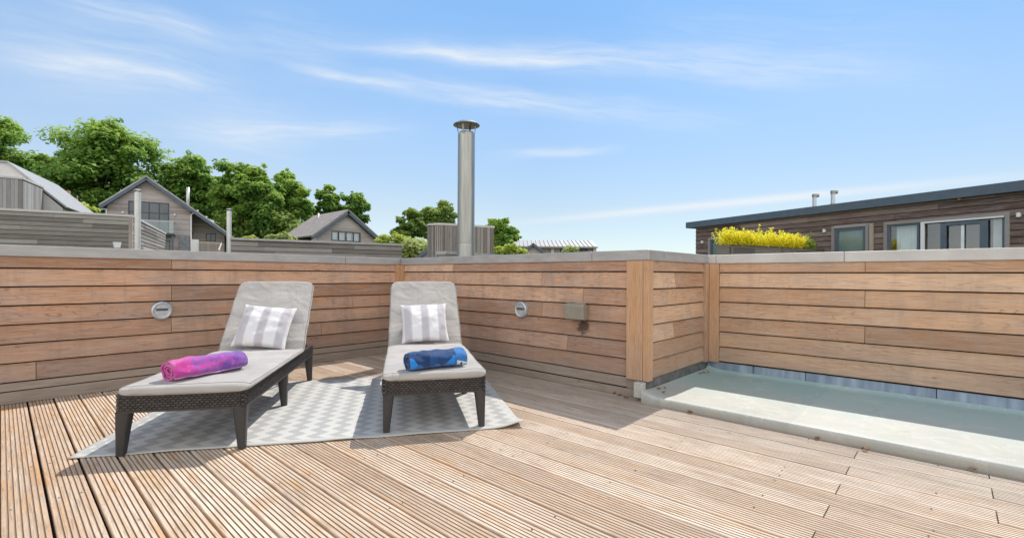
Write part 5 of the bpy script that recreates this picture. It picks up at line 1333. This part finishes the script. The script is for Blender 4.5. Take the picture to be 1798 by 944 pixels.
wadd = t.n('VectorMath', operation='ADD'); t.put(wadd.inputs[0], dv); t.put(wadd.inputs[1], wsc.outputs[0]); dw = wadd.outputs[0]
def dot(a, b):
    n = t.n('VectorMath', operation='DOT_PRODUCT'); t.put(n.inputs[0], a); n.inputs[1].default_value = tuple(b); return n.outputs['Value']
total = None
def nd(u, v): return ray(u, v).normalized()
STREAKS = [((-60, 92), (345, 144), .020, .40, dw), ((150, 100), (360, 146), .006, .45, dw), ((-80, 60), (440, 150), .055, .42, dw), ((540, 70), (1000, 112), .008, .65, dw), ((560, 66), (1100, 118), .020, .35, dw), ((700, 88), (1660, 132), .026, .55, dw), ((490, 108), (760, 165), .008, .65, dw), ((520, 112), (980, 188), .018, .40, dw), ((700, 158), (1300, 212), .022, .5, dw),
           ((250, 235), (720, 228), .020, .55, dw), ((300, 215), (560, 250), .05, .30, dw), ((850, 278), (1090, 256), .010, .5, dw), ((880, 394), (1850, 303), .0075, .9, dv), ((60, -20), (440, 74), .016, .55, dw), ((380, 50), (620, 100), .05, .25, dw), ((1100, 60), (1700, 110), .06, .22, dw)]
for (a, b, wd, amp, dd) in STREAKS:
    A_, B_ = nd(*a), nd(*b); n_ = A_.cross(B_).normalized(); m_ = (A_+B_).normalized(); e_ = n_.cross(m_).normalized(); half = math.sin(A_.angle(B_)/2)
    ac = t.math('DIVIDE', dot(dd, n_), wd); al = t.math('DIVIDE', dot(dd, e_), half)
    g = t.math('POWER', 2.718, t.math('MULTIPLY', t.math('MULTIPLY', ac, ac), -1))
    end = t.rng(t.math('ABSOLUTE', al), .35, 1.1, 1, 0)
    fr = t.math('GREATER_THAN', dot(dd, m_), 0)
    cv = t.n('CombineXYZ'); t.put(cv.inputs[0], t.math('MULTIPLY', al, half*7)); t.put(cv.inputs[1], t.math('MULTIPLY', ac, wd*60)); cv.inputs[2].default_value = a[0]*.01
    ns = t.rng(t.noise(cv, 1.0, 5, .6, .3), .32, .68, .15 if dd is dw else .75, 1)
    f = t.math('MULTIPLY', t.math('MULTIPLY', t.math('MULTIPLY', g, end), t.math('MULTIPLY', ns, amp)), fr)
    total = f if total is None else t.math('ADD', total, f)
total = t.math('MINIMUM', total, .85)
sepz = t.n('SeparateXYZ'); t.put(sepz.inputs[0], dv)
STR = .15
grade = t.ramp(sepz.outputs[2], [(.03, (.70, .69, .74)), (.13, (.95, .81, .72)), (.29, (1.10, 1.04, .94)), (.5, (1.06, 1.20, 1.15)), (.8, (1.25, 1.35, 1.2))])
lf_ = t.rng(dot(dv, RT), -.75, .05, 1.38, 1.0)
lfc = t.n('CombineXYZ')
t.put(lfc.inputs[0], lf_); t.put(lfc.inputs[1], t.math('POWER', lf_, .8)); t.put(lfc.inputs[2], t.math('POWER', lf_, .7))
skyc = t.mix(1.0, t.mix(1.0, sky.outputs[0], grade, 'MULTIPLY'), lfc, 'MULTIPLY')
cl = t.mix(total, skyc, (5.7, 6.05, 6.4))
# added unseen bright cloud fill behind the camera, to lift the shaded walls
bk = t.rng(dot(dv, -FW), -.05, .40); fill_n = t.rng(t.noise(dw, 2.6, 5, .55), .34, .56)
hz_ = t.math('MULTIPLY', t.rng(sepz.outputs[2], -.02, .05), t.rng(sepz.outputs[2], .70, .95, 1, .15))
fill_f = t.math('MULTIPLY', t.math('MULTIPLY', bk, hz_), t.math('ADD', t.math('MULTIPLY', fill_n, .6), .4), clamp=True)
cl = t.mix(fill_f, cl, (12.2, 12.0, 11.8))
bg = t.n('Background', i_Color=cl, i_Strength=STR); out = t.n('OutputWorld'); t.put(out.inputs[0], bg)

sd = bpy.data.lights.new('sun', 'SUN'); sd.energy = 4.6; sd.angle = R(.53); sd.color = (1, .95, .87)
so = bpy.data.objects.new('sun', sd); col.objects.link(so)
S = Vector((math.cos(SUN_EL)*math.cos(SUN_AZ), math.cos(SUN_EL)*math.sin(SUN_AZ), math.sin(SUN_EL)))
so.rotation_euler = S.to_track_quat('Z', 'Y').to_euler(); so.location = S*30

cd = bpy.data.cameras.new('camera'); co = bpy.data.objects.new('camera', cd); col.objects.link(co)
cd.sensor_fit = 'HORIZONTAL'; cd.sensor_width = 36; cd.lens = 36*FPX/1798; cd.shift_y = (V0-472)/1798; cd.clip_start = .05; cd.clip_end = 20000
right = RT*math.cos(ROLL) + UP*math.sin(ROLL); up = UP*math.cos(ROLL) - RT*math.sin(ROLL)
rm = Matrix((right, up, -FW)).transposed()
co.matrix_world = Matrix.Translation(CAM) @ rm.to_4x4()
sc.camera = co
sc.view_settings.view_transform = 'Standard'; sc.view_settings.look = 'None'; sc.view_settings.exposure = 0; sc.view_settings.gamma = 1
sc.cycles.use_denoising = True
sc.cycles.max_bounces = 8; sc.cycles.transparent_max_bounces = 12
sc.cycles.sample_clamp_indirect = 6
